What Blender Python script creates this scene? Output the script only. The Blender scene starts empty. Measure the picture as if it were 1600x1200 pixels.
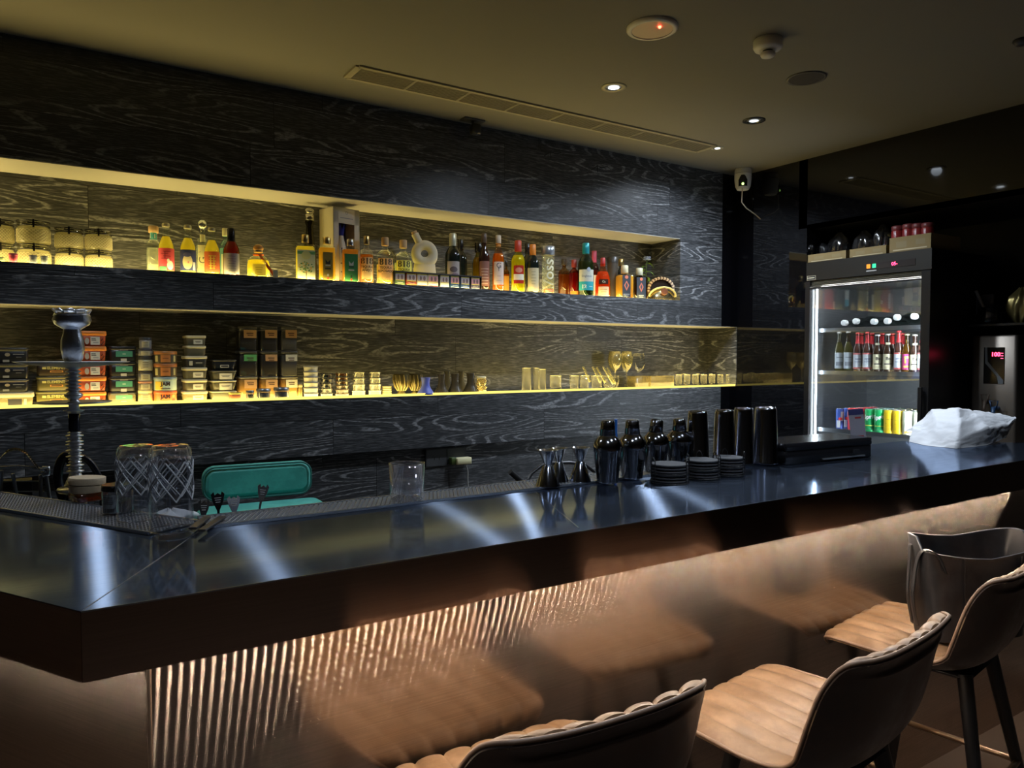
import bpy, math, random
from mathutils import Vector, Matrix, noise
random.seed(7)
PI = math.pi
sc = bpy.context.scene
COL = sc.collection
# ------------------------------------------------------------------ camera, world, exposure
CZ = 1.46
F_PX = 1160.0
YAW = math.radians(32.8); PIT = math.radians(2.07)
cam_d = bpy.data.cameras.new('camera'); cam = bpy.data.objects.new('camera', cam_d); COL.objects.link(cam)
cam.location = (0, 0, CZ); cam.rotation_euler = (PI/2 - PIT, 0, -YAW)
cam_d.sensor_width = 36; cam_d.lens = F_PX/1600*36; cam_d.clip_start = .02
sc.camera = cam
w = bpy.data.worlds.new('world'); sc.world = w; w.use_nodes = True
w.node_tree.nodes['Background'].inputs[0].default_value = (.5, .6, .8, 1)
w.node_tree.nodes['Background'].inputs[1].default_value = .02
sc.view_settings.view_transform = 'Standard'; sc.view_settings.look = 'None'
sc.view_settings.exposure = 0.3; sc.view_settings.gamma = 1.0
sc.view_settings.use_curve_mapping = False
sc.cycles.use_denoising = True
sc.cycles.max_bounces = 10; sc.cycles.transparent_max_bounces = 20
sc.cycles.diffuse_bounces = 3; sc.cycles.glossy_bounces = 5; sc.cycles.transmission_bounces = 8
sc.cycles.caustics_reflective = False; sc.cycles.caustics_refractive = False
sc.cycles.sample_clamp_indirect = 4.0
# strengths of the light sources of the place
P_SHELF1, P_SHELF2 = 5.2, 7.5
P_BAR = 540.0
P_FRIDGE = 55.0
P_SPOT = 26.0

# main dimensions
WY = 3.4; WB = 3.66; CEIL = 2.67
N1 = (1.81, 2.212, 3.46); N2 = (1.265, 1.665, 4.0)
SX = 4.0
CT = 1.10
# ------------------------------------------------------------------ measuring helpers (rays of the photograph against real surfaces)
_F = Vector((math.sin(YAW)*math.cos(PIT), math.cos(YAW)*math.cos(PIT), -math.sin(PIT)))
_R = Vector((math.cos(YAW), -math.sin(YAW), 0)); _U = _R.cross(_F)
_C = Vector((0, 0, CZ))
def ray(px, py): return _F + _R*((px-800)/F_PX) + _U*((600-py)/F_PX)
def onZ(px, py, z): d = ray(px, py); return _C + d*((z-CZ)/d.z)
def onY(px, py, y): d = ray(px, py); return _C + d*(y/d.y)
def onX(px, py, x): d = ray(px, py); return _C + d*(x/d.x)
def depth(p): return (Vector(p)-_C).dot(_F)
def radius(x0, x1, p):
    th = math.atan((.5*(x0+x1)-800)/F_PX)
    return abs(x1-x0)/F_PX*depth(p)*math.cos(th)/2
def face(x, y, k=.8): return -math.atan2(x, y)*k

# ------------------------------------------------------------------ materials
MATS = {}
def _new(name):
    m = bpy.data.materials.new(name); m.use_nodes = True
    return m, m.node_tree.nodes, m.node_tree.links
def pm(col, rough=.5, metal=0., spec=.5, name=None, bump=0., bscale=200., **kw):
    key = (tuple(round(c, 4) for c in col), rough, metal, spec, bump, bscale, tuple(sorted(kw.items())))
    if key in MATS: return MATS[key]
    m, n, l = _new(name or 'surface_%d' % len(MATS))
    b = n['Principled BSDF']
    b.inputs['Base Color'].default_value = (*col, 1); b.inputs['Roughness'].default_value = rough
    b.inputs['Metallic'].default_value = metal; b.inputs['Specular IOR Level'].default_value = spec
    for k, v in kw.items(): b.inputs[k.replace('_', ' ')].default_value = v
    if bump:
        tc = n.new('ShaderNodeTexCoord'); nz = n.new('ShaderNodeTexNoise'); nz.inputs['Scale'].default_value = bscale
        bp = n.new('ShaderNodeBump'); bp.inputs['Strength'].default_value = bump; bp.inputs['Distance'].default_value = .002
        l.new(tc.outputs['Object'], nz.inputs['Vector']); l.new(nz.outputs['Fac'], bp.inputs['Height']); l.new(bp.outputs['Normal'], b.inputs['Normal'])
    MATS[key] = m; return m
def emit(col, s):
    key = ('e', col, s)
    if key in MATS: return MATS[key]
    m, n, l = _new('light_%d' % len(MATS)); n.remove(n['Principled BSDF'])
    e = n.new('ShaderNodeEmission'); e.inputs[0].default_value = (*col, 1); e.inputs[1].default_value = s
    l.new(e.outputs[0], n['Material Output'].inputs[0]); MATS[key] = m; return m
def clear(tint=(1, 1, 1), base=.06, edge=.55, rough=.02, haze=0., hazecol=(1, 1, 1)):
    """thin clear or tinted glass / plastic: see-through with a fresnel sheen"""
    key = ('g', tint, base, edge, rough, haze, hazecol)
    if key in MATS: return MATS[key]
    m, n, l = _new('clear_%d' % len(MATS)); n.remove(n['Principled BSDF'])
    t = n.new('ShaderNodeBsdfTransparent'); t.inputs[0].default_value = (*tint, 1)
    g = n.new('ShaderNodeBsdfGlossy'); g.inputs['Color'].default_value = (1, 1, 1, 1); g.inputs['Roughness'].default_value = rough
    lw = n.new('ShaderNodeLayerWeight'); lw.inputs['Blend'].default_value = .35
    mr = n.new('ShaderNodeMapRange'); mr.inputs['To Min'].default_value = base; mr.inputs['To Max'].default_value = edge
    pw = n.new('ShaderNodeMath'); pw.operation = 'POWER'; pw.inputs[1].default_value = 2.8
    l.new(lw.outputs['Facing'], pw.inputs[0]); l.new(pw.outputs[0], mr.inputs['Value'])
    mx = n.new('ShaderNodeMixShader'); l.new(mr.outputs[0], mx.inputs[0])
    src = t
    if haze:
        d = n.new('ShaderNodeBsdfDiffuse'); d.inputs[0].default_value = (*hazecol, 1)
        tl = n.new('ShaderNodeBsdfTranslucent'); tl.inputs[0].default_value = (*hazecol, 1)
        a = n.new('ShaderNodeMixShader'); a.inputs[0].default_value = .6; l.new(d.outputs[0], a.inputs[1]); l.new(tl.outputs[0], a.inputs[2])
        h = n.new('ShaderNodeMixShader'); h.inputs[0].default_value = haze; l.new(t.outputs[0], h.inputs[1]); l.new(a.outputs[0], h.inputs[2]); src = h
    l.new(src.outputs[0], mx.inputs[1]); l.new(g.outputs[0], mx.inputs[2]); l.new(mx.outputs[0], n['Material Output'].inputs[0])
    MATS[key] = m; return m
GLASS = clear((.97, .98, .97), .05, .6)
def bottleglass(col): return clear(col, .05, .5)
def liquid(col, clr=.35):
    return clear(col, .03, .25, .05, 1-clr, tuple(min(1, c*1.0) for c in col))
def papermat(col):
    key = ('paper', col)
    if key in MATS: return MATS[key]
    m, n, l = _new('paper_%d' % len(MATS)); n.remove(n['Principled BSDF'])
    d = n.new('ShaderNodeBsdfDiffuse'); d.inputs[0].default_value = (*col, 1); tl = n.new('ShaderNodeBsdfTranslucent'); tl.inputs[0].default_value = (*col, 1)
    a = n.new('ShaderNodeMixShader'); a.inputs[0].default_value = .3; l.new(d.outputs[0], a.inputs[1]); l.new(tl.outputs[0], a.inputs[2]); l.new(a.outputs[0], n['Material Output'].inputs[0])
    MATS[key] = m; return m
class G:  # tiny node helper
    def __init__(s, m): s.n = m.node_tree.nodes; s.l = m.node_tree.links
    def math(s, op, a, b=None, c=None):
        x = s.n.new('ShaderNodeMath'); x.operation = op
        for i, v in enumerate((a, b, c)):
            if v is None: continue
            if isinstance(v, (int, float)): x.inputs[i].default_value = v
            else: s.l.new(v, x.inputs[i])
        return x.outputs[0]
    def comb(s, a, b, c):
        x = s.n.new('ShaderNodeCombineXYZ')
        for i, v in enumerate((a, b, c)):
            if isinstance(v, (int, float)): x.inputs[i].default_value = v
            else: s.l.new(v, x.inputs[i])
        return x.outputs[0]
    def noise(s, v, scale, detail=2., rough=.5, dist=0.):
        x = s.n.new('ShaderNodeTexNoise'); s.l.new(v, x.inputs['Vector']); x.inputs['Scale'].default_value = scale
        x.inputs['Detail'].default_value = detail; x.inputs['Roughness'].default_value = rough; x.inputs['Distortion'].default_value = dist
        return x.outputs['Fac']
    def rng(s, v, a, b, c=0., d=1., smooth=True):
        x = s.n.new('ShaderNodeMapRange'); x.interpolation_type = 'SMOOTHSTEP' if smooth else 'LINEAR'
        s.l.new(v, x.inputs['Value'])
        for k, q in (('From Min', a), ('From Max', b), ('To Min', c), ('To Max', d)): x.inputs[k].default_value = q
        return x.outputs[0]
    def mixc(s, f, a, b):
        x = s.n.new('ShaderNodeMix'); x.data_type = 'RGBA'
        if isinstance(f, float): x.inputs[0].default_value = f
        else: s.l.new(f, x.inputs[0])
        for i, v in ((6, a), (7, b)):
            if isinstance(v, tuple): x.inputs[i].default_value = (*v, 1)
            else: s.l.new(v, x.inputs[i])
        return x.outputs[2]
    def bump(s, h, st, d=.002):
        x = s.n.new('ShaderNodeBump'); x.inputs['Strength'].default_value = st; x.inputs['Distance'].default_value = d
        s.l.new(h, x.inputs['Height']); return x.outputs[0]
def wood_mat():
    m, n, l = _new('black_oak_boards'); g = G(m); b = n['Principled BSDF']
    tc = n.new('ShaderNodeTexCoord'); sp = n.new('ShaderNodeSeparateXYZ'); l.new(tc.outputs['Object'], sp.inputs[0])
    u = g.math('ADD', sp.outputs[0], sp.outputs[1]); v = sp.outputs[2]
    row = g.math('FLOOR', g.math('DIVIDE', g.math('ADD', v, .065), .205))
    wn = n.new('ShaderNodeTexWhiteNoise'); wn.noise_dimensions = '1D'; l.new(row, wn.inputs['W'])
    us = g.math('ADD', u, g.math('MULTIPLY', wn.outputs['Value'], 5.0))
    cl = g.math('FLOOR', g.math('DIVIDE', us, 1.22))
    w2 = n.new('ShaderNodeTexWhiteNoise'); w2.noise_dimensions = '2D'; l.new(g.comb(row, cl, 0), w2.inputs['Vector'])
    sr = n.new('ShaderNodeSeparateColor'); l.new(w2.outputs['Color'], sr.inputs[0])
    r1, r2, r3 = sr.outputs[0], sr.outputs[1], sr.outputs[2]
    wob = g.noise(g.comb(g.math('MULTIPLY', u, 14), g.math('MULTIPLY', v, 60), r1), 1., 3.)
    p = g.comb(g.math('ADD', g.math('MULTIPLY', u, 1.05), g.math('MULTIPLY', r1, 40)), g.math('ADD', g.math('MULTIPLY', v, 8.5), g.math('MULTIPLY', r2, 30)), g.math('MULTIPLY', r3, 9))
    f = g.noise(p, 1., 1.2, .45)
    ff = g.math('ADD', f, g.math('MULTIPLY', wob, .016))
    ph = g.math('MULTIPLY', ff, 2*PI*16)
    s1 = g.math('SINE', ph)
    lines = g.rng(s1, .45, .95)
    # cathedral zone vs. straight zone
    zone = g.rng(g.noise(g.comb(g.math('MULTIPLY', us, .8), g.math('MULTIPLY', v, 5.), r2), 1.3, 1.), .40, .58, .12, 1.)
    pores = g.noise(g.comb(g.math('MULTIPLY', u, 16), g.math('MULTIPLY', v, 260), 0), 1., 2.)
    pr = g.rng(pores, .48, .66)
    brk = g.rng(g.noise(g.comb(g.math('MULTIPLY', u, 40), g.math('MULTIPLY', v, 120), 2.), 1., 2.), .36, .6, .25, 1.)
    mask = g.math('MAXIMUM', g.math('MULTIPLY', g.math('MULTIPLY', lines, zone), brk), g.math('MULTIPLY', pr, .34))
    tone = g.rng(r3, 0, 1, .75, 1.3, False)
    seamv = g.math('FRACT', g.math('DIVIDE', g.math('ADD', v, .065), .205)); seamu = g.math('FRACT', g.math('DIVIDE', us, 1.22))
    se = g.math('MULTIPLY', g.math('MULTIPLY', g.math('GREATER_THAN', seamv, .012), g.math('GREATER_THAN', seamu, .002)), tone)
    c = g.mixc(mask, (.030, .032, .035), (.25, .255, .265))
    mul = n.new('ShaderNodeVectorMath'); mul.operation = 'SCALE'; l.new(c, mul.inputs[0]); l.new(se, mul.inputs['Scale'])
    l.new(mul.outputs[0], b.inputs['Base Color']); b.inputs['Roughness'].default_value = .42
    l.new(g.bump(mask, .5, .0015), b.inputs['Normal']); return m
WOOD = wood_mat()
def brushed(name, col, rough, tangent, aniso, scratch=(1, 60, 60), amt=.25, sharp=None):
    m, n, l = _new(name); g = G(m); b = n['Principled BSDF']
    tc = n.new('ShaderNodeTexCoord'); mp = n.new('ShaderNodeMapping'); mp.inputs['Scale'].default_value = scratch
    l.new(tc.outputs['Object'], mp.inputs[0])
    s = g.noise(mp.outputs[0], 6., 3., .6)
    big = g.noise(tc.outputs['Object'], 3.2, 3., .6)
    c = g.mixc(g.rng(s, .3, .7), tuple(x*(1-amt) for x in col), col)
    n.remove(b); b = n.new('ShaderNodeBsdfAnisotropic'); b.distribution = 'BECKMANN' if not tangent else 'GGX'; l.new(c, b.inputs['Color']); b.inputs['Roughness'].default_value = rough; b.inputs['Anisotropy'].default_value = aniso
    if tangent: tv = g.comb(*[float(x) for x in tangent])
    else:
        ge = n.new('ShaderNodeNewGeometry'); cr = n.new('ShaderNodeVectorMath'); cr.operation = 'CROSS_PRODUCT'; l.new(ge.outputs['Normal'], cr.inputs[0]); cr.inputs[1].default_value = (0, 0, 1); tv = cr.outputs[0]
    l.new(tv, b.inputs['Tangent'])
    
    if len(col) and name == 'brushed_steel_top':
        fl = n.new('ShaderNodeBsdfGlossy'); l.new(c, fl.inputs['Color']); fl.inputs['Roughness'].default_value = .62
        m0 = n.new('ShaderNodeMixShader'); m0.inputs[0].default_value = .2; l.new(b.outputs[0], m0.inputs[1]); l.new(fl.outputs[0], m0.inputs[2]); b = m0
    if sharp is not None:
        gl = n.new('ShaderNodeBsdfGlossy'); l.new(c, gl.inputs['Color']); gl.inputs['Roughness'].default_value = sharp[0]
        mx = n.new('ShaderNodeMixShader'); mx.inputs[0].default_value = sharp[1]
        l.new(b.outputs[0], mx.inputs[1]); l.new(gl.outputs[0], mx.inputs[2]); l.new(mx.outputs[0], n['Material Output'].inputs[0])
    return m
STEEL_TOP = brushed('brushed_steel_top', (.40, .49, .66), .26, (1, 0, 0), .86, (2, 90, 1), .18, (.09, .82))
BRONZE = brushed('brushed_bronze_panel', (.62, .53, .46), .22, None, .90, (1, 1, 160), .22, (.16, .62))
FASCIA = brushed('dark_bronze_fascia', (.50, .37, .30), .2, None, .6, (1, 1, 120), .12, (.08, .5))
CHROME = pm((.78, .8, .84), .09, 1., name='chrome')
DSTEEL = pm((.10, .11, .13), .12, 1., name='gunmetal_steel')
BLACKM = pm((.012, .012, .014), .25, 0., .6, name='gloss_black')
MBLACK = pm((.012, .012, .013), .6, name='matt_black')
BGLASS = pm((.003, .003, .004), .04, 0., .5, name='black_glass', IOR=1.68)
WHITE = pm((.75, .75, .73), .45, name='white_plastic')
def leather(name, c1, c2, rough):
    m, n, l = _new(name); g = G(m); b = n['Principled BSDF']
    tc = n.new('ShaderNodeTexCoord'); a = g.noise(tc.outputs['Object'], 16., 5., .65); f = g.noise(tc.outputs['Object'], 260., 2.)
    l.new(g.mixc(g.rng(a, .38, .66), c1, c2), b.inputs['Base Color'])
    l.new(g.rng(a, .3, .7, rough*.8, rough*1.25), b.inputs['Roughness']); l.new(g.bump(f, .25, .0008), b.inputs['Normal']); return m
TAN = leather('tan_leather', (.20, .115, .06), (.31, .195, .11), .42)
BROWN = leather('dark_brown_leather', (.055, .034, .026), (.085, .052, .038), .45)
PIPE = leather('brown_piping', (.24, .15, .10), (.32, .21, .14), .45)
BAGL = leather('black_bag_leather', (.016, .017, .020), (.028, .030, .034), .4)

# ------------------------------------------------------------------ mesh builder
class MB:
    def __init__(s): s.v = []; s.f = []; s.m = []; s.s = []
    def add(s, v, f, mi=0, smooth=False, M=None):
        o = len(s.v)
        s.v += [tuple(M @ Vector(p)) if M else tuple(p) for p in v]
        s.f += [tuple(o+i for i in q) for q in f]; s.m += [mi]*len(f); s.s += [smooth]*len(f); return s
    def loft(s, rings, caps=(1, 1), mi=0, smooth=True, M=None, closed=False):
        n = len(rings[0]); v = [p for r in rings for p in r]; f = []
        k = len(rings)
        for i in range(k if closed else k-1):
            a = i*n; b = ((i+1) % k)*n
            for j in range(n): f.append((a+j, a+(j+1) % n, b+(j+1) % n, b+j))
        s.add(v, f, mi, smooth, M)
        if caps[0]: s.add(rings[0], [tuple(range(n))[::-1]], mi, False, M)
        if caps[1]: s.add(rings[-1], [tuple(range(n))], mi, False, M)
        return s
    def lathe(s, prof, seg=24, c=(0, 0, 0), mi=0, caps=(1, 1), M=None, sy=1.):
        rings = [[(c[0]+r*math.cos(2*PI*j/seg), c[1]+r*sy*math.sin(2*PI*j/seg), c[2]+z) for j in range(seg)] for r, z in prof]
        return s.loft(rings, caps, mi, True, M)
    def rbox(s, c, w, d, h, r=.004, e=None, mi=0, M=None, n=3, taper=1.):
        """box with rounded vertical corners and chamfered rims; c = centre of the base"""
        e = r*.6 if e is None else e; r = min(r, w/2-1e-4, d/2-1e-4); e = min(e, h/2-1e-4)
        def ring(z, ins, sc_=1.):
            out = []; W = (w/2)*sc_-ins; D = (d/2)*sc_-ins; rr = max(r-ins, 1e-4)
            for (sx, sy, a0) in ((1, 1, 0), (-1, 1, 90), (-1, -1, 180), (1, -1, 270)):
                for k in range(n+1):
                    a = math.radians(a0+90*k/n)
                    out.append((c[0]+sx*(W-rr)+rr*math.cos(a), c[1]+sy*(D-rr)+rr*math.sin(a), c[2]+z))
            return out
        t0 = taper; rings = [ring(0, e, t0), ring(e, 0, t0+(1-t0)*e/h), ring(h-e, 0, 1-(1-t0)*e/h), ring(h, e)]
        return s.loft(rings, (1, 1), mi, True if r > .003 else False, M)
    def box(s, a, b, mi=0, M=None):
        x0, y0, z0 = a; x1, y1, z1 = b
        v = [(x0, y0, z0), (x1, y0, z0), (x1, y1, z0), (x0, y1, z0), (x0, y0, z1), (x1, y0, z1), (x1, y1, z1), (x0, y1, z1)]
        return s.add(v, [(3, 2, 1, 0), (4, 5, 6, 7), (0, 1, 5, 4), (1, 2, 6, 5), (2, 3, 7, 6), (3, 0, 4, 7)], mi, False, M)
    def prism(s, poly, z0, z1, mi=0, M=None):
        n = len(poly)
        return s.loft([[(x, y, z0) for x, y in poly], [(x, y, z1) for x, y in poly]], (1, 1), mi, False, M)
    def tube(s, pts, r, seg=8, closed=False, mi=0, M=None, caps=True):
        P = [Vector(p) for p in pts]; k = len(P); rings = []; up = None
        for i in range(k):
            if closed: t = P[(i+1) % k]-P[i-1]
            else: t = P[min(i+1, k-1)]-P[max(i-1, 0)]
            t.normalize()
            if up is None: up = Vector((0, 0, 1)) if abs(t.z) < .9 else Vector((1, 0, 0))
            a = t.cross(up); a.normalize(); b = a.cross(t); up = b
            rr = r[i] if isinstance(r, (list, tuple)) else r
            rings.append([tuple(P[i]+(a*math.cos(2*PI*j/seg)+b*math.sin(2*PI*j/seg))*rr) for j in range(seg)])
        return s.loft(rings, (0, 0) if closed else (caps, caps), mi, True, M, closed)
    def ball(s, c, r, seg=14, mi=0, sz=1., M=None):
        n = seg//2+1
        return s.lathe([(max(r*math.sin(PI*i/n), 1e-5), -r*sz*math.cos(PI*i/n)) for i in range(n+1)], seg, c, mi, (0, 0), M)
    def grid(s, rows, mi=0, smooth=True, M=None):
        n = len(rows[0]); v = [p for r in rows for p in r]
        return s.add(v, [(i*n+j, i*n+j+1, (i+1)*n+j+1, (i+1)*n+j) for i in range(len(rows)-1) for j in range(n-1)], mi, smooth, M)
    def build(s, name, mats, parent=None, label=None, kind=None):
        me = bpy.data.meshes.new(name); me.from_pydata(s.v, [], s.f)
        mats = mats if isinstance(mats, (list, tuple)) else [mats]
        for m in mats: me.materials.append(m)
        me.polygons.foreach_set('material_index', s.m); me.polygons.foreach_set('use_smooth', s.s); me.update()
        o = bpy.data.objects.new(name, me); COL.objects.link(o)
        if parent: o.parent = parent
        if label: o['label'] = label
        if kind: o['kind'] = kind
        return o
def T(name, label, cat, loc=(0, 0, 0), rz=0., group=None, rot=None):
    o = bpy.data.objects.new(name, None); COL.objects.link(o); o.location = loc; o.rotation_euler = rot or (0, 0, rz)
    o.empty_display_size = .05
    o['label'] = label; o['category'] = cat
    if group: o['group'] = group
    return o
def tag(o, label, cat, group=None, kind=None):
    o['label'] = label; o['category'] = cat
    if group: o['group'] = group
    if kind: o['kind'] = kind
    return o
KIDS = {}
def copy_tree(o, label=None, loc=None, rz=None, parent=None):
    c = o.copy(); COL.objects.link(c)
    if parent: c.parent = parent
    if label: c['label'] = label
    if loc is not None: c.location = loc
    if rz is not None: c.rotation_euler = (0, 0, rz)
    for ch in [x for x in list(COL.objects) if x.parent is o]: copy_tree(ch, parent=c)
    return c
TXT = {}
def text(body, size, align='CENTER', bold=0.):
    k = (body, size, align, bold)
    if k not in TXT:
        cu = bpy.data.curves.new('t', 'FONT'); cu.body = body; cu.size = size; cu.align_x = align; cu.align_y = 'CENTER'; cu.resolution_u = 3; cu.offset = bold
        o = bpy.data.objects.new('t', cu); COL.objects.link(o); bpy.context.view_layer.update()
        me = bpy.data.meshes.new_from_object(o.evaluated_get(bpy.context.evaluated_depsgraph_get()))
        TXT[k] = ([tuple(v.co) for v in me.vertices], [tuple(p.vertices) for p in me.polygons])
        bpy.data.objects.remove(o); bpy.data.curves.remove(cu)
    return TXT[k]
# flat print on a front face (local -Y): x right, z up
def marks_mesh(marks, wrap):
    """marks: (kind, colour, ...); wrap(x, z, lift) -> 3D.  returns {colour: MB}"""
    out = {}
    for mk in marks:
        kind, colr = mk[0], mk[1]; b = out.setdefault(colr, MB()); lift = .0004+.0001*len(out)
        if kind == 't':
            _, _, body, size, x, z = mk[:6]; rot = mk[6] if len(mk) > 6 else 0; bold = mk[7] if len(mk) > 7 else 0.
            v, f = text(body, size, 'CENTER', bold); ca, sa = math.cos(rot), math.sin(rot)
            b.add([wrap(x+p[0]*ca-p[1]*sa, z+p[0]*sa+p[1]*ca, lift) for p in v], f)
        elif kind == 'r':
            _, _, x, z, ww, hh = mk; k = 14
            top = [wrap(x-ww/2+ww*i/k, z+hh/2, lift) for i in range(k+1)]; bot = [wrap(x-ww/2+ww*i/k, z-hh/2, lift) for i in range(k+1)]
            b.grid([bot, top], smooth=False)
        elif kind == 'o':
            _, _, x, z, rx, rz_ = mk; k = 16
            b.add([wrap(x, z, lift)]+[wrap(x+rx*.25*math.cos(2*PI*i/k), z+rz_*.25*math.sin(2*PI*i/k), lift) for i in range(k)], [(0, i+1, (i+1) % k+1) for i in range(k)])
            b.loft([[wrap(x+rx*q*math.cos(2*PI*i/k), z+rz_*q*math.sin(2*PI*i/k), lift) for i in range(k)] for q in (.25, .5, .75, 1.)], (0, 0), smooth=False)
        elif kind == 'p':
            _, _, pts = mk
            b.add([wrap(x, z, lift) for x, z in pts], [tuple(range(len(pts)))])
    return out
def print_on(parent, marks, wrap, name='label_print'):
    for c, b in marks_mesh(marks, wrap).items(): b.build(name, pm(c, .55), parent)
def wrap_cyl(R, phi0=0., cy=0.):
    return lambda x, z, lift: ((R+lift)*math.sin(x/R+phi0), -(R+lift)*math.cos(x/R+phi0)+cy, z)
def wrap_flat(y): return lambda x, z, lift: (x, y-lift, z)
def paper(parent, R, z0, z1, width, col, marks=(), name='paper_label', phi0=0., label=None):
    w_ = wrap_cyl(R+.0006, phi0); k = 18
    b = MB(); b.grid([[w_(-width/2+width*i/k, z, 0) for i in range(k+1)] for z in (z0, z1)])
    o = b.build(name, papermat(col), parent, label)
    if marks: print_on(o, marks, w_)
    return o
def plate(parent, y, x0, x1, z0, z1, col, marks=(), name='paper_label', thick=.0006, rough=.55):
    b = MB(); b.box((x0, y-thick, z0), (x1, y, z1)); o = b.build(name, pm(col, rough), parent)
    if marks: print_on(o, marks, wrap_flat(y-thick))
    return o
# ------------------------------------------------------------------ the setting
def struct(name, b, m, label=None):
    o = b.build(name, m); o['kind'] = 'structure'
    if label: o['label'] = label
    return o
XL, YF, XR = -2.6, -3.2, 4.75
# wood wall, front face at WY with two niches cut in it, built as boxes
b = MB()
b.box((XL, WY, N1[1]), (3.845, WB+.12, CEIL))            # above upper niche
b.box((XL, WY, N2[1]), (3.845, WB, N1[0]))               # between
b.box((N1[2], WY, N1[0]), (3.845, WB, N1[1]))            # right of upper niche
b.box((XL, WY, 1.0), (3.845, WB, N2[0]))                 # under the lower niche
b.box((XL, 3.44, 0), (3.845, WB, 1.0))                   # lower boards set back
b.box((XL, WB, 0), (SX+.1, WB+.12, CEIL-.001))           # niche back
b.box((SX, WY+.005, N2[0]), (SX+.05, WB, N2[1]))        # right cheek of the lower niche
struct('wall_back', b, WOOD, 'black wood-grain wall boards with two long lit niches')
b = MB(); b.box((XL, WY+.002, N1[1]-.004), (N1[2], WB, N1[1]+.002)); b.box((XL, WY+.002, N2[1]-.004), (SX, WB, N2[1]+.002))
struct('trim_1', b, pm((.58, .56, .50), .5, bump=.2, bscale=30), 'pale soffit boards of the niches')
b = MB(); b.box((3.845, WY, 0), (SX+.05, WB, N2[0])); b.box((3.845, WY, N2[1]), (SX+.05, WB, CEIL))
b.box((SX, 2.87, 0), (SX+.06, WY, CEIL)); b.box((SX, 2.87, 2.25), (XR, 2.93, CEIL)); b.box((SX, YF, 2.25), (SX+.06, 2.87, CEIL))
b.box((SX+.06, 2.87, 0), (XR, 2.93, 2.25))
struct('wall_right', b, BGLASS, 'glossy black panel wall beside the fridge')
b = MB(); b.box((SX, YF, 2.25), (XR, 2.87, 2.27)); b.box((XR, YF, 0), (XR+.1, 2.9, CEIL))
struct('wall_alcove', b, pm((.012, .012, .012), .35))
b = MB(); b.box((XL, YF, -.05), (XR, WB, 0)); struct('floor', b, pm((.11, .08, .06), .4, bump=.1, bscale=9, name='brown_floor'))
b = MB(); b.box((XL, YF, CEIL), (XR, WB, CEIL+.1)); struct('ceiling', b, pm((.20, .19, .165), .75, name='grey_paint'))
b = MB(); b.box((XL-.1, YF, 0), (XL, WB, CEIL)); struct('wall_left', b, pm((.10, .085, .075), .6))
b = MB(); b.box((XL, YF-.1, 0), (XR, YF, CEIL)); struct('wall_front', b, pm((.16, .12, .095), .6))
b = MB(); b.box((XL, WY-.002, N1[0]-.012), (N1[2], WY+.005, N1[0]+.0105)); struct('trim_2', b, WOOD, 'thin dark lip along the upper shelf')
# lit diffusers let into the shelves
YEL = (1., .75, .24)
for i, (z, x1, P) in enumerate(((N1[0], N1[2]-.01, P_SHELF1), (N2[0], SX-.01, P_SHELF2))):
    t = T('light_strip', ['warm yellow lit panel behind the lip of the upper shelf', 'warm yellow lit strip along the front edge of the lower shelf'][i], 'light strip', (0, WY+.006, z))
    MB().box((-1.2, -.0005, 0), (x1, .002, .009)).build('profile', WHITE if i else MBLACK, t)
    if not i: MB().add([(-1.2, .0026, .0085), (x1, .0026, .0085), (x1, .0026, .0030), (-1.2, .0026, .0030)], [(0, 1, 2, 3)]).build('lip_fill_light', emit(YEL, 60.), t)  # hidden glowing strip added to light the bottle labels from the front
    MB().box((-1.2, .004, 0), (x1, (.235, .13)[i], .002)).build('led_diffuser', emit(YEL, P), t)
    if i: MB().box((-1.2, -.004, .0), (x1, -.0008, .0125)).build('front_diffuser', emit((1., .80, .17), 1.2), t)

# ------------------------------------------------------------------ ceiling fittings
def spot(p, power, size=1.9, blend=.6, col=(.78, .88, 1.), r=.03, aim=None):
    L = bpy.data.lights.new('downlight_beam', 'SPOT'); L.energy = power; L.spot_size = size; L.spot_blend = blend; L.color = col; L.shadow_soft_size = r
    o = bpy.data.objects.new('downlight_beam', L); COL.objects.link(o); o.location = p
    if aim: o.rotation_euler = (Vector(aim)-Vector(p)).to_track_quat('-Z', 'Y').to_euler()
    return o
def downlight(px, py, wpx, ring, glow, label, power, p=None, **kw):
    p = p or onZ(px, py, CEIL); r = radius(px-wpx/2, px+wpx/2, p)*1.0 if px else .045
    t = T('downlight', label, 'ceiling light', (p[0], p[1], CEIL))
    b = MB(); b.lathe([(r*.62, 0), (r*.66, -.004), (r, -.004), (r, .0)], 28, caps=(0, 0)); b.build('trim_ring', pm(ring, .4, .2), t)
    b = MB(); b.lathe([(r*.64, -.003), (r*.5, .018), (r*.30, .026)], 24, caps=(0, 1)); b.build('reflector', pm((.5, .5, .5), .2, 1.), t)
    b = MB(); b.lathe([(.0005, .0), (r*.42, .0)], 20, (0, 0, -.0035), caps=(0, 0)); b.build('lens', emit((.85, .93, 1.), glow), t)
    if power: 
        s = spot((0, 0, -.02), power, **kw); s.parent = t
    return t
downlight(959, 136, 40, (.45, .42, .30), 6., 'recessed downlight in a cream ring beside the long air grille', P_SPOT*1.7, size=2.75, blend=1.)
downlight(1178, 188, 36, (.02, .02, .02), 1.2, 'recessed downlight in a black ring', P_SPOT*2.4, size=2.75, blend=1.)
downlight(1121, 231, 20, (.5, .5, .45), 4., 'small bright downlight at the end of the air grille', P_SPOT*1.5, size=2.7, blend=1.)
DLN = ['over the middle stool', 'over the far stool', 'over the left end of the bar', 'over the right end of the bar', 'at the far left of the room', 'behind the photographer']
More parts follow.
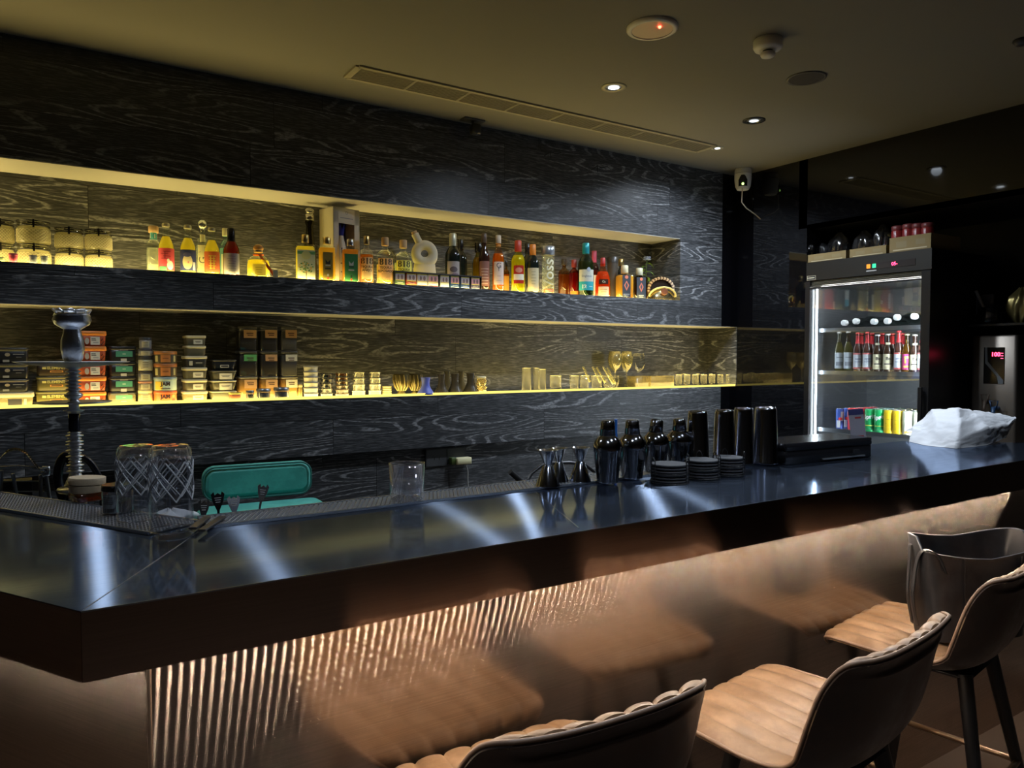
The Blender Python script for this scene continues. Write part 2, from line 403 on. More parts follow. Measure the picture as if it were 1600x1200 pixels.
for i, (x, y, pw) in enumerate(((.75, .75, P_SPOT), (1.7, .8, P_SPOT), (.2, 2.45, P_SPOT*.9), (3.0, 1.2, P_SPOT*1.4), (-1.2, .6, P_SPOT*.8), (1.2, -1.4, P_SPOT*.9))):  # the left-end lamp is added to brighten the hookah and teal chair
    downlight(0, 0, 0, (.45, .42, .30), 6., 'recessed downlight outside the picture, '+DLN[i], pw, p=(x, y, CEIL))
# emergency light / big round panel
p = onZ(1019, 43, CEIL); r = radius(979, 1060, p)
t = T('round_ceiling_panel', 'large white round flush ceiling fitting with a small red indicator', 'ceiling fitting', (p.x, p.y, CEIL))
b = MB(); b.lathe([(r*.8, -.012), (r*.86, -.014), (r, -.008), (r, 0)], 40, caps=(0, 0)); b.build('rim', pm((.88, .85, .78), .4), t)
b = MB(); b.lathe([(.001, -.010), (r*.8, -.010)], 40, caps=(0, 0)); b.build('cover', pm((.75, .58, .42), .45), t)
b = MB(); b.ball((.0, -r*.42, -.012), .006, 10); b.build('indicator_light', emit((1, .06, .03), 14.), t)
# smoke detector
p = onZ(1200, 62, CEIL); r = radius(1177, 1224, p)
t = T('smoke_detector', 'white smoke detector hanging below the ceiling', 'smoke detector', (p.x, p.y, CEIL))
b = MB(); b.lathe([(r*.96, 0), (r, -.005), (r, -.028), (r*.9, -.038), (r*.6, -.042)], 36, caps=(1, 1)); b.build('base', WHITE, t)
b = MB(); b.lathe([(r*.35, -.042), (r*.35, -.052)], 20); b.build('chamber', BLACKM, t)
b = MB(); b.lathe([(r*.5, -.050), (r*.52, -.056), (r*.45, -.064), (r*.1, -.066)], 24); b.build('sensor_cap', WHITE, t)
# dark speaker disc
p = onZ(1260, 122, CEIL); r = radius(1228, 1292, p)
t = T('ceiling_speaker', 'dark round flush ceiling speaker', 'speaker', (p.x, p.y, CEIL))
b = MB(); b.lathe([(r*.88, -.004), (r, -.005), (r, 0)], 36, caps=(0, 0)); b.build('rim', pm((.10, .095, .085), .6), t)
b = MB(); b.lathe([(.001, -.003), (r*.88, -.003)], 36, caps=(0, 0)); b.build('grille', pm((.05, .045, .045), .8, bump=.8, bscale=600), t)
# long air grille
a0 = onZ(556, 106, CEIL); a1 = onZ(1118, 228, CEIL)
x0, x1 = 1.16, 3.30; yc = 3.045; gw = .072
t = T('air_grille', 'long narrow slotted air conditioning grille in the ceiling', 'air vent', ((x0+x1)/2, yc, CEIL))
hl = (x1-x0)/2
b = MB()
for s in (-1, 1): b.box((-hl, s*gw-.010, -.008), (hl, s*gw+.010, 0)); b.box((s*hl-.014, -gw, -.008), (s*hl+.014, gw, 0))
b.build('frame', pm((.32, .29, .21), .5), t)
b = MB(); b.box((-hl, -gw, -.001), (hl, gw, .0)); b.build('backing', pm((.01, .01, .01), .9), t)
b = MB()
for k in range(9): y = -gw+.02+(2*gw-.04)*k/8; b.box((-hl, y-.003, -.007), (hl, y+.003, -.001))
for k in range(1, 8): x = -hl+2*hl*k/8; b.box((x-.006, -gw, -.0078), (x+.006, gw, -.0012))
b.build('slats', pm((.24, .22, .16), .5), t)
# small black camera under ceiling plate
p = onZ(733, 190, CEIL); p = Vector((p.x, min(p.y, 3.36), CEIL))
t = T('dome_camera', 'small black camera hanging close to the wood wall', 'camera', (p.x, p.y-.03, CEIL))
b = MB(); b.rbox((0, 0, -.008), .12, .06, .008, .004); b.build('mounting_plate', pm((.05, .05, .045), .5), t)
b = MB(); b.tube([(0, 0, -.008), (.005, 0, -.03)], .008); b.rbox((.01, -.01, -.075), .05, .05, .05, .012); b.build('housing', MBLACK, t)
b = MB(); b.lathe([(.012, 0), (.014, -.01)], 14, (.02, -.02, -.068)); b.build('lens', CHROME, t)
# three loose wires on the wall near the ceiling
for i, (px, py) in enumerate(((862, 240), (935, 262), (1045, 278))):
    p = onY(px, py, WY-.004); s = .05
    o = MB().tube([(p.x-s, WY-.003, p.z-.02), (p.x-s*.3, WY-.012, p.z+.008), (p.x+s*.4, WY-.006, p.z+.002), (p.x+s*1.3, WY-.010, p.z+.015)], .0025, 6).tube([(p.x-s*.3, WY-.012, p.z+.008), (p.x-s*.2, WY-.01, p.z-.03)], .002, 6).build('loose_wire', MBLACK)
    tag(o, ['loose black wire end on the wall, nearest the small black camera', 'middle loose black wire end on the wall under the ceiling', 'loose black wire end on the wall, nearest the corner'][i], 'wire')
# white pan-tilt camera + cable
p = onY(1161, 266, 3.25); r = radius(1147, 1174, p); zt = CEIL
t = T('security_camera', 'white dome security camera hanging from the ceiling in the corner', 'camera', (p.x, p.y, 0))
pz = p.z
b = MB(); b.lathe([(.02, CEIL-pz), (.02, .01)], 16, (0, 0, pz)); b.lathe([(r*.85, .012), (r*.98, 0), (r, -.022)], 28, (0, 0, pz)); b.build('cap', WHITE, t)
b = MB(); b.lathe([(r, -.026), (r*1.0, -.06), (r*.9, -.105), (r*.7, -.125)], 28, (0, 0, pz)); b.build('housing', WHITE, t)
fr = face(p.x, p.y, 1.); M = Matrix.Rotation(fr, 4, 'Z')
b = MB(); b.lathe([(r*.55, -.11), (r*.6, -.07), (r*.5, -.04), (r*.2, -.032)], 22, (0, -r*.52, pz), M=M); b.build('camera_head', BLACKM, t)
b = MB(); b.ball((0, -r*1.05, pz-.098), .008, 10, M=M); b.build('indicator_light', emit((.5, 1., .2), 3.), t)
pts = [onY(px, py, 3.22) for px, py in ((1160, 294), (1159, 316), (1166, 325), (1180, 335), (1190, 344), (1202, 348), (1214, 344), (1220, 334))]
o = MB(); o.tube(pts, .0035, 8)
e0, e1 = onY(1221, 336, 3.22), onY(1223, 326, 3.22); o.tube([e0, e1], .007, 8)
tag(o.build('camera_cable', pm((.55, .5, .42), .5)), 'thin white cable dangling from the corner camera with a plug end', 'cable')
p = onZ(1597, 62, CEIL); o = MB().lathe([(.03, 0), (.032, -.006), (.02, -.02), (.01, -.022)], 20, (p.x, p.y, CEIL)).build('ceiling_sensor', MBLACK)
tag(o, 'small black round sensor on the ceiling at the right', 'sensor')

# ------------------------------------------------------------------ the bar
A = Vector((.05, 1.205)); Dw = Vector((-.5, .866)); Nw = Vector((.866, .5))
Lout = A+Dw*1.9
inn = Vector((.285, 1.765)); Lin = inn+Dw*1.35
TOPP = [(A.x, A.y), (3.81, 1.205), (3.14, 1.745), (3.13, 1.765), (inn.x, inn.y), (Lin.x, Lin.y), (Lout.x, Lout.y)]
t = T('bar_counter', 'long bar counter with a brushed steel top and a thick dark bronze edge', 'bar counter', (0, 0, 0))
b = MB(); b.prism(TOPP, CT-.012, CT); top = b.build('steel_top', STEEL_TOP, t)
b = MB()
def band(b, p, q, th, z0, z1, side):
    p = Vector(p); q = Vector(q); d = (q-p).normalized(); nrm = Vector((-d.y, d.x))*side
    b.prism([tuple(p), tuple(q), tuple(q+nrm*th), tuple(p+nrm*th)][::1], z0, z1)
band(b, (A.x, A.y-.001), (3.815, 1.204), .02, .997, CT-.0015, 1); b.build('front_fascia', FASCIA, t)
b = MB(); band(b, tuple(A+Vector((-.0008, -.0004))), tuple(Lout+Vector((-.0008, -.0004))), .02, .997, CT-.0015, -1); b.build('side_fascia', FASCIA, t)
b = MB(); band(b, (3.811, 1.205), (3.141, 1.746), .02, .997, CT-.0015, 1); b.build('end_fascia', FASCIA, t)
b = MB(); b.prism([(A.x+.02, A.y+.02), (3.77, 1.22), (3.11, 1.75), (inn.x, inn.y-.01), (Lin.x, Lin.y), (Lout.x+.02, Lout.y)], .998, 1.01); b.build('underside_board', MBLACK, t)
# welded seams on the steel, and last a slanted thin bright line
def top_line(p, q, wd=.0016): 
    b = MB(); band(b, p, q, wd, CT, CT+.0006, 1); return b.build('top_line', pm((.85, .9, 1.), .15, 1.), top)
top_line((A.x+.002, A.y+.002), (.285, 1.635)); top_line((2.17, 1.207), (2.206, 1.6), .003); top_line((.961, 1.229), (1.128, 1.637), .0022)
b = MB(); band(b, (A.x, 1.2035), (3.8, 1.2035), .0015, CT-.002, CT+.0004, 1); b.build('edge_trim', pm((.55, .62, .72), .2, 1.), t)
# front panels below the overhang, set back .185
RB = .185
c0 = Vector((A.x+RB*.577*1.0, A.y+RB))
b = MB(); b.box((c0.x, c0.y, 0), (3.7, c0.y+.03, .998)); body = b.build('front_panel', BRONZE, t)
b = MB(); q0 = c0; q1 = c0+Dw*1.7; band(b, tuple(q0), tuple(q1), .03, 0, .998, -1); b.build('side_panel', BRONZE, t)
b = MB(); b.tube([(c0.x-.001, c0.y-.002, 0), (c0.x-.001, c0.y-.002, .998)], .004, 8); b.build('corner_bead', pm((.6, .5, .42), .3, 1.), t)
b = MB(); b.box((c0.x+.1, 1.66, .0), (3.2, 1.70, .997)); b.build('rear_panel', pm((.02, .02, .02), .5), t)
# row of small leds under the overhang
WARM = (1., .79, .60)
b = MB(); bs = MB()
x = c0.x+.01
while x < 3.6:
    b.box((x, 1.243, .9915), (x+.006, 1.249, .993)); x += .020
bs.box((c0.x, 1.238, .993), (3.65, 1.254, .9975))
k = 0.
while k < 1.5:
    q = c0+Dw*k-Nw*.135; b.box((q.x-.003, q.y-.003, .9915), (q.x+.003, q.y+.003, .993)); k += .020
bs.build('led_tape', WHITE, t)
b.build('led_diodes', emit(WARM, P_BAR), t)
# drip mats
def mat_obj(p, q, wid, side, label):
    p = Vector(p); q = Vector(q); L = (q-p).length; d = (q-p).normalized(); nrm = Vector((-d.y, d.x))*side
    tt = T('drip_mat', label, 'bar mat', (p.x, p.y, CT+.0008))
    tt.rotation_euler = (0, 0, math.atan2(d.y, d.x))
    s = side; b = MB(); b.box((0, min(0, s*wid), 0), (L, max(0, s*wid), .002)); b.build('mat_base', pm((.02, .022, .026), .4), tt)
    b = MB(); pit = .0118; n = int(L/pit); r_ = int(wid/pit)
    for i in range(n):
        for j in range(r_):
            x = (i+.5+(.5 if j % 2 else 0))*pit; y = s*(j+.6)*pit
            if x > L-.006: continue
            h = .0033; e = pit*.36
            b.add([(x-e, y-e*.5, .002), (x+e, y-e*.5, .002), (x+e, y+e*.5, .002), (x-e, y+e*.5, .002), (x-e*.7, y-e*.3, .002+h), (x+e*.7, y-e*.3, .002+h), (x+e*.7, y+e*.3, .002+h), (x-e*.7, y+e*.3, .002+h)],
                  [(4, 5, 6, 7), (0, 1, 5, 4), (1, 2, 6, 5), (2, 3, 7, 6), (3, 0, 4, 7)])
    b.build('studs', pm((.70, .74, .82), .3, .9), tt)
    b = MB()
    for y in (0, s*wid): b.box((0, y-.002, 0), (L, y+.002, .0065))
    b.build('rim', pm((.5, .54, .6), .25, .9), tt); return tt
mat_obj((.30, 1.645), (1.62, 1.645), .112, 1, 'perforated dark bar mat along the straight back edge of the counter')
m0 = Vector((.20, 1.63)); mat_obj(tuple(m0+Dw*.02), tuple(m0+Dw*1.2), .122, -1, 'perforated dark bar mat along the angled left counter, under the patterned glasses')
# ------------------------------------------------------------------ bar stools
SEAT = .625
def stool_proto():
    root = T('bar_stool', 'x', 'bar stool', (0, 0, 0), 0, 'leather bar stools along the counter')
    key = [(.238, -.034, .180, 0), (.234, -.014, .207, 0), (.21, 0, .229, 0), (.11, 0, .239, .002), (.0, -.008, .246, .010), (-.08, -.006, .249, .024), (-.135, .020, .252, .036), (-.165, .068, .254, .044),
           (-.182, .125, .254, .044), (-.192, .178, .250, .038), (-.199, .212, .243, .030), (-.209, .237, .226, .022), (-.230, .252, .190, .012)]
    def cat(a, b_, c, d, u): return .5*((2*b_)+(-a+c)*u+(2*a-5*b_+4*c-d)*u*u+(-a+3*b_-3*c+d)*u**3)
    NP = 60; path = []
    for i in range(NP+1):
        tt = i/NP*(len(key)-1); k = min(int(tt), len(key)-2); u = tt-k
        q = [key[max(0, min(len(key)-1, k+j))] for j in (-1, 0, 1, 2)]
        path.append([cat(q[0][c], q[1][c], q[2][c], q[3][c], u) for c in range(4)])
    NS = 84
    def surf(i, s, off, puff):
        y, z, hw, curl = path[i]; a = path[max(0, i-1)]; c = path[min(NP, i+1)]
        ty, tz = c[0]-a[0], c[1]-a[1]; L = math.hypot(ty, tz); ty /= L; tz /= L
        ny, nz = tz, -ty            # inner normal (up on the seat, forward on the back)
        e = off+curl*abs(s)**2.6
        if puff:
            g = abs(math.sin(PI*7*(s*.5+.5))); e += .0085*(g**.5)-.004 - .010*abs(s)**10
            edge = min(i/4., (NP-i)/4., 1.); e -= .008*(1-edge)
        return (s*hw, y+ny*e, z+nz*e)
    S = [math.sin((-1+2*j/NS)*PI/2*.999) if False else -1+2*j/NS for j in range(NS+1)]
    cut = 30
    def pad(i0, i1, name):
        b = MB(); b.grid([[surf(i, s, .014, True) for s in S] for i in range(i0, i1+1)])
        sk = MB
        # rim down to the shell
        for sgn in (0, NS): b.grid([[surf(i, S[sgn], .014, True) for i in range(i0, i1+1)], [surf(i, S[sgn], -.004, False) for i in range(i0, i1+1)]])
        for ii in (i0, i1): b.grid([[surf(ii, s, .014, True) for s in S], [surf(ii, s, -.004, False) for s in S]])
        return b.build(name, TAN, root)
    pad(1, cut, 'seat'); pad(cut, NP-1, 'backrest')
    b = MB(); b.grid([[surf(i, s, -.004-.024*min(1., i/7., (NP-i)/7.)*(1-abs(s)**4), False) for s in S] for i in range(NP+1)])
    for sgn in (0, NS): b.grid([[surf(i, S[sgn], -.004, False) for i in range(NP+1)], [surf(i, S[sgn], .0, False) for i in range(NP+1)]])
    for ii in (0, NP): b.grid([[surf(ii, s, -.004, False) for s in S], [surf(ii, s, .0, False) for s in S]])
    b.build('outer_shell', BROWN, root, 'dark brown leather back of the shell')
    loop = [surf(i, -1, .004, False) for i in range(0, NP+1)]+[surf(NP, s, .004, False) for s in S[1:]]+[surf(i, 1, .004, False) for i in range(NP-1, -1, -1)]+[surf(0, s, .004, False) for s in S[::-1][1:-1]]
    b = MB(); b.tube(loop, .0042, 8, closed=True); b.build('piping', PIPE, root, 'piping around the shell edge')
    b = MB(); b.rbox((0, 0, -.052), .26, .26, .016, .02); b.build('seat_mount', BLACKM, root)
    for sx in (-1, 1):
        for sy in (-1, 1):
            b = MB(); b.tube([(sx*.11, sy*.11, -.04), (sx*.225, sy*.215, -SEAT)], [.020, .013], 14); b.build('leg', pm((.012, .011, .011), .42), root)
    zf = -.36; r = .11+.108*(.32/.56); b = MB()
    c = [(-r, -r), (r, -r), (r, r), (-r, r)]
    for k in range(4): b.tube([(*c[k], zf), (*c[(k+1) % 4], zf)], .009, 10)
    b.build('footrest', pm((.32, .22, .14), .3, .9), root); return root
st = stool_proto()
def put(o, x, y, r, label):
    o.location = (x, y, SEAT); o.rotation_euler = (0, 0, math.radians(r)); o['label'] = label
put(st, 1.468, 1.032, 7, 'brown leather bar stool with its whole ribbed tan seat in view, between the other two')
s1 = copy_tree(st); put(s1, .785, 1.118, -3, 'brown leather bar stool nearest the camera, mostly its dark backrest top in view')
s3 = copy_tree(st); put(s3, 2.234, 1.145, 9, 'brown leather bar stool carrying the black handbag')

# ------------------------------------------------------------------ bottles
PROF = {
 'beer':   [(.86, 0), (1, .02), (1, .52), (.95, .58), (.75, .66), (.50, .74), (.42, .80), (.38, .93), (.44, .935), (.44, .965), (.40, .97)],
 'wine':   [(.90, 0), (1, .015), (1, .60), (.93, .66), (.66, .73), (.40, .78), (.36, .84), (.36, .95), (.42, .955), (.42, .985), (.38, .99)],
 'slimwine': [(.9, 0), (1, .015), (1, .58), (.9, .65), (.62, .72), (.46, .78), (.42, .86), (.42, .97), (.46, .98), (.44, .99)],
 'liquor': [(.90, 0), (1, .02), (1, .60), (.96, .66), (.80, .71), (.50, .745), (.34, .77), (.32, .86), (.38, .865), (.38, .885)],
 'round':  [(.90, 0), (1, .04), (1, .42), (.93, .54), (.74, .64), (.48, .70), (.36, .74), (.33, .82), (.38, .825), (.38, .85)],
 'tall':   [(.92, 0), (1, .02), (.96, .30), (.75, .50), (.55, .66), (.48, .80), (.62, .84), (.62, .87)],
 'tube':   [(.94, 0), (1, .02), (1, .80), (.92, .815)],
 'cone':   [(1, 0), (1, .03), (.92, .30), (.66, .50), (.44, .62), (.38, .72), (.46, .75), (.46, .77)],
}
SHELF1 = N1[0]+.002; SHELF2 = N2[0]+.002
GOLD = pm((.75, .58, .26), .28, 1.); CORK = pm((.62, .42, .22), .8); SILV = pm((.7, .7, .72), .25, 1.)
def prof_r(prof, f, lim=0):
    for (r0, z0), (r1, z1) in zip(prof, prof[1:]):
        if z0 <= f <= z1 and z1 > z0: return r0+(r1-r0)*(f-z0)/(z1-z0)
    return prof[-1][0]
def bottle(name, label, x0, x1, ytop, Y, prof, glass, liq=None, fill=.6, cap=None, labels=(), shelf=None, cat='bottle', group=None, sy=1., rz=None, loc=None, H=None, R=None):
    z = SHELF1 if shelf is None else shelf
    xc = .5*(x0+x1)
    if loc is None:
        p = onY(xc, ytop, Y); H = p.z-z; R = radius(x0, x1, p); loc = (p.x, Y, z)
    P = PROF[prof]
    t = T(name, label, cat, loc, face(loc[0], loc[1]) if rz is None else rz, group)
    t['H'] = H; t['R'] = R
    b = MB(); b.lathe([(r*R, f*H) for r, f in P], 28, sy=sy); b.build('glass_body', glass, t)
    if liq:
        pr = [(r*R*.90, max(f*H, .004)) for r, f in P if f < fill]+[(prof_r(P, fill)*R*.90, fill*H)]
        b = MB(); b.lathe(pr, 24, sy=sy); b.build('drink', liq, t)
    if cap:
        m, c0, c1, rr = cap[:4]; nm = cap[4] if len(cap) > 4 else 'cap'
        b = MB(); b.lathe([(rr*R, c0*H), (rr*R*1.04, c0*H+.001), (rr*R*1.04, c1*H-.003), (rr*R*.9, c1*H)], 22); b.build(nm, m, t)
    for L in labels:
        z0, z1, wf, colr = L[:4]; mk = L[4](R, H) if len(L) > 4 and L[4] else ()
        nm = L[5] if len(L) > 5 else 'paper_label'; rr = L[6] if len(L) > 6 else prof_r(P, (z0+z1)/2)
        paper(t, rr*R, z0*H, z1*H, wf*R, colr, mk, nm)
    return t
def sqbottle(name, label, x0, x1, ytop, Y, glass, liq, cap, capm, labels=(), dr=.6, bodyf=.74, neckr=.2, group=None, shelf=None, rz=None, fill=.97):
    z = SHELF1 if shelf is None else shelf
    xc = .5*(x0+x1); p = onY(xc, ytop, Y); H = p.z-z; W = 2*radius(x0, x1, p); D = W*dr
    t = T(name, label, 'bottle', (p.x, Y, z), face(p.x, Y, .55) if rz is None else rz, group)
    b = MB(); b.rbox((0, 0, 0), W, D, H*bodyf, W*.16, W*.07); b.lathe([(W*neckr*.95, H*bodyf-.001), (W*neckr*.9, H*(bodyf+.10))], 20); b.build('glass_body', glass, t)
    b = MB(); b.rbox((0, 0, .004), W*.9, D*.86, H*bodyf*fill-.006, W*.13, W*.05); b.build('drink', liq, t)
    b = MB(); b.lathe([(W*neckr*1.1, H*(bodyf+.05)), (W*neckr*1.15, H*(bodyf+.055)), (W*neckr*1.15, H*.985), (W*neckr, H)], 22); b.build('cap', capm, t)
    for L in labels:
        z0, z1, wf, colr = L[:4]; mk = L[4](W, H) if len(L) > 4 and L[4] else ()
        plate(t, -D/2-.0004, -W*wf/2, W*wf/2, z0*H, z1*H, colr, mk)
    return t
CREAM = (.80, .72, .50); INK = (.02, .02, .02)
CLEARB = bottleglass((.93, .96, .93)); YG = liquid((.95, .86, .18), .45); YGP = liquid((.85, .88, .45), .65); AMB = liquid((.75, .33, .04), .35)
AMB2 = liquid((.85, .55, .08), .45); BRN = bottleglass((.55, .22, .06)); DRK = pm((.008, .012, .010), .06, 0., .8, name='dark_wine_glass'); GRNB = bottleglass((.30, .50, .35))
SPIR = liquid((.94, .96, .90), .82)
# left: woven glass jars with clamp lids, stacked two high
def jar_stack():
    proto = None
    cols = [((-22, 22), 3.54, 344), ((25, 79), 3.50, 346), ((85, 130), 3.50, 357), ((132, 175), 3.50, 360)]
    names = ['first column from the left, cut by the frame', 'second column from the left', 'third column from the left', 'rightmost column']
    for ci, ((x0, x1), Y, yt) in enumerate(cols):
        p = onY((x0+x1)/2, yt, Y); H = (p.z-SHELF1)/2; R = radius(x0, x1, p)
        for lvl in (0, 1):
            lab = 'woven-pattern clamp jar, %s jar of the %s' % (('lower', 'upper')[lvl], names[ci])
            t = T('glass_jar', lab, 'jar', (p.x, Y, SHELF1+lvl*(H+.0005)), face(p.x, Y), 'patterned clamp jars on the upper shelf')
            b = MB(); hb = H*.72
            b.lathe([(R*.9, 0), (R, .006), (R, hb*.9), (R*.9, hb)], 30); b.build('jar_body', clear((.95, .93, .80), .06, .35, .1, .55, (.75, .72, .50)), t)
            b = MB()   # raised weave
            for k in range(26):
                for d_ in (-1, 1):
                    pts = [(R*1.002*math.cos(2*PI*k/26+d_*q*.16), R*1.002*math.sin(2*PI*k/26+d_*q*.16), hb*(.12+.72*q/6)) for q in range(7)]
                    b.tube(pts, .0013, 4)
            b.build('weave', pm((.62, .58, .40), .3), t)
            b = MB(); b.lathe([(R*.9, hb+.001), (R*.97, hb+.004), (R*.97, H-.006), (R*.85, H)], 30); b.build('lid', clear((.85, .85, .75), .12, .6), t)
            b = MB(); b.tube([(R*.96*math.cos(a*PI/12), R*.96*math.sin(a*PI/12), hb+.004) for a in range(24)], .003, 6, True)
            b.tube([(R*.98*math.cos(a*PI/12), R*.98*math.sin(a*PI/12), H-.004) for a in range(24)], .0025, 6, True)
            b.box((-R*.35, -R*1.03, hb+.010), (R*.35, -R*.97, hb+.014)); b.box((-.0035, -R*1.06, hb-.006), (.0035, -R*.96, H+.0))
            b.build('wire_clamp', BLACKM, t)
jar_stack()
for px0, px1, yt, c, lab in ((13, 28, 396, (.75, .12, .2), 'small pink and dark red pot in front of the stacked clamp jars'), (45, 58, 399, (.22, .25, .30), 'small slate grey pot in front of the clamp jars, left of its twin'), (63, 75, 400, (.22, .25, .30), 'small slate grey pot in front of the clamp jars, right of its twin'), (-6, 8, 402, (.35, .5, .25), 'small green pot at the very left of the upper shelf')):
    p = onY((px0+px1)/2, yt, 3.425); R = radius(px0, px1, p); H = p.z-SHELF1
    t = T('small_pot', lab, 'pot', (p.x, 3.425, SHELF1)); b = MB(); b.lathe([(R*.7, 0), (R*.8, .004), (R*.95, H*.7), (R*.95, H*.78)], 20); b.build('pot_body', pm(c, .4), t)
    b = MB(); b.lathe([(R, H*.78), (R*1.02, H*.8), (R*1.02, H*.97), (R*.9, H)], 20); b.build('pot_lid', pm(tuple(min(1, q*1.4+.05) for q in c), .4), t)
# fruit-beer and spirit bottles
bottle('tequila_bottle', 'clear spirit bottle with an orange cork stopper and blue neck band, behind the pink-labelled bottle', 227, 252, 353, 3.555, 'liquor', CLEARB, SPIR, .55, (CORK, .86, .995, .62, 'stopper'),
       [(.02, .22, 1.6, (.75, .80, .55)), (.72, .86, 1.1, (.10, .42, .50), lambda R, H: [('t', (.8, .85, .8), 'ALTO', .030, 0, .79*H)], 'neck_band', .42)])
def art_pink(R, H): return [('r', (.10, .32, .16), -R*.5, .10*H, R*1.0, .09*H), ('o', (.80, .76, .70), R*.45, .17*H, R*.42, .09*H), ('o', (.80, .76, .70), R*.2, .26*H, R*.16, .04*H)] + [('r', (.30, .02, .06), -R*.25+R*.3*(k % 2), (.30+.045*k)*H, R*.9, .012*H) for k in range(4)]+[('r', (.30, .02, .06), -R*.2, .36*H, R*.12, .14*H)]
def art_blue(R, H): return [('o', (.82, .74, .45), -R*.1, .26*H, R*.62, .15*H), ('p', (.80, .74, .52), [(-R*.5, .14*H), (R*.2, .14*H), (R*.1, .34*H), (-R*.3, .40*H)]), ('r', (.55, .62, .72), R*.75, .18*H, R*.4, .16*H), ('o', (.75, .3, .3), R*.0, .25*H, R*.1, .02*H), ('o', (.10, .11, .30), -R*.15, .40*H, R*.5, .045*H)]
def art_red(R, H): return [('r', (.85, .70, .12), 0, (.16+.05*k)*H, R*(.7+.25*(k % 2)), .014*H) for k in range(6)]+[('r', (.85, .70, .12), -.2*R+.4*R*k, .27*H, R*.12, .26*H) for k in (0, 1)]
def art_lines(c=(.1, .1, .12), n=6, z0=.14, dz=.06, wf=.9):
    return lambda R, H: [('r', c, 0, (z0+dz*k)*H, R*wf*(.7+.3*((k*7) % 3)/2), .010*H) for k in range(n)]
YBC = (pm((.7, .66, .45), .35, .6), .93, 1., .46)
bottle('beer_bottle', 'yellow drink bottle with a pink and green label showing a white animal', 246, 272, 349, 3.47, 'beer', CLEARB, YG, .74, YBC, [(.07, .50, 2.5, (.72, .12, .18), art_pink)], group='yellow drink bottles')
bottle('beer_bottle', 'yellow drink bottle with a navy and cream picture label', 280, 306, 352, 3.47, 'beer', CLEARB, YG, .74, YBC, [(.09, .50, 2.5, (.07, .09, .30), art_blue)], group='yellow drink bottles')
bottle('gin_bottle', 'clear gin bottle with a round crystal stopper and pale label lettered sideways', 305, 327, 350, 3.555, 'liquor', CLEARB, SPIR, .6, (clear((.8, .8, .8), .2, .7), .88, .90, .4, 'stopper_base'),
       [(.04, .60, 1.5, (.78, .76, .55), lambda R, H: [('t', (.12, .12, .12), 'GIN', .045, 0, .42*H, PI/2)]), (.66, .80, .9, (.78, .74, .5), None, 'neck_band', .42)])
p = onY(316, 350, 3.555); t = [o for o in COL.objects if o.name.startswith('gin_bottle')][-1]; MB().ball((0, 0, t['H']*.985), .022, 14).build('stopper_ball', clear((.75, .8, .8), .3, .9), t)
bottle('beer_bottle', 'yellow drink bottle with a red and gold label, left of the amber bottle', 318, 343, 356, 3.46, 'beer', CLEARB, YG, .74, YBC, [(.08, .50, 2.5, (.72, .20, .10), art_red)], group='yellow drink bottles')
bottle('spirit_bottle', 'pale blue glass spirit bottle half hidden behind the amber bottle', 342, 362, 356, 3.56, 'liquor', bottleglass((.72, .9, .9)), liquid((.6, .82, .8), .6), .6, (pm((.72, .70, .5), .5), .84, .99, .5), [(.02, .48, 1.6, (.78, .76, .6))])
bottle('beer_bottle', 'amber glass bottle with black cap and silver-grey label, left of the round bottle', 348, 374, 357, 3.45, 'beer', BRN, liquid((.55, .20, .03), .3), .74, (BLACKM, .72, 1., .46, 'foil'), [(.06, .48, 2.4, (.62, .64, .68), art_lines((.30, .32, .42), 7, .12, .05, 1.2))])
t = bottle('tequila_bottle', 'short round tequila bottle with orange bulb stopper and a red ribbon tag', 384, 423, 384, 3.46, 'round', CLEARB, YG, .56, (CORK, .80, .86, .36, 'stopper'), [(.08, .42, 1.1, (.80, .74, .25), art_lines((.25, .2, .05), 3, .18, .07, .6))])
R, H = t['R'], t['H']; MB().ball((0, 0, H*.92), R*.42, 16, sz=.8).build('stopper_bulb', pm((.75, .38, .10), .4), t)
MB().grid([[(R*.3*q+dx, -R*.42-R*.13*q, H*(.74-.17*q)) for dx in (-.004, .010)] for q in range(5)]).tube([(R*.4*math.cos(a*PI/8), R*.4*math.sin(a*PI/8), H*.73) for a in range(16)], .003, 6, True).build('ribbon', pm((.80, .12, .03), .5), t)
MB().rbox((R*1.30, -R*.95, .004), .022, .003, .035, .001).build('paper_tag', pm((.8, .75, .5), .6), t)
# centre group
t = bottle('decanter_bottle', 'tall dark slender bottle with a glass top, behind the tree-label bottle', 472, 495, 330, 3.575, 'tall', bottleglass((.30, .28, .2)), liquid((.10, .07, .03), .3), .55, (clear((.8, .8, .75), .3, .8), .87, .955, .62, 'glass_stopper'))
MB().ball((0, 0, t['H']*.995), t['R']*.7, 14, sz=.7).build('stopper_knob', clear((.75, .75, .7), .3, .8), t)
def art_tree(W, H):
    o = [('r', (.15, .38, .14), 0, .60*H, W*.9, .06*H), ('o', (.72, .72, .30), 0, .55*H, W*.24, .09*H), ('r', (.12, .08, .04), 0, .14*H, W*.035, .18*H)]
    r = random.Random(3)
    for k in range(46):
        a = r.random()*2*PI; q = math.sqrt(r.random()); o.append(('o', [(.20, .42, .14), (.10, .28, .10), (.80, .55, .12)][k % 3], W*.36*q*math.cos(a), H*(.30+.125*q*math.sin(a)), W*.045, .013*H))
    return o
sqbottle('spirit_bottle', 'squared bottle with a gold cap and a pale green label showing a fruit tree', 461, 492, 367, 3.46, CLEARB, YG, None, GOLD, [(.04, .66, .90, (.72, .76, .50), art_tree)], .75, .78, .17)
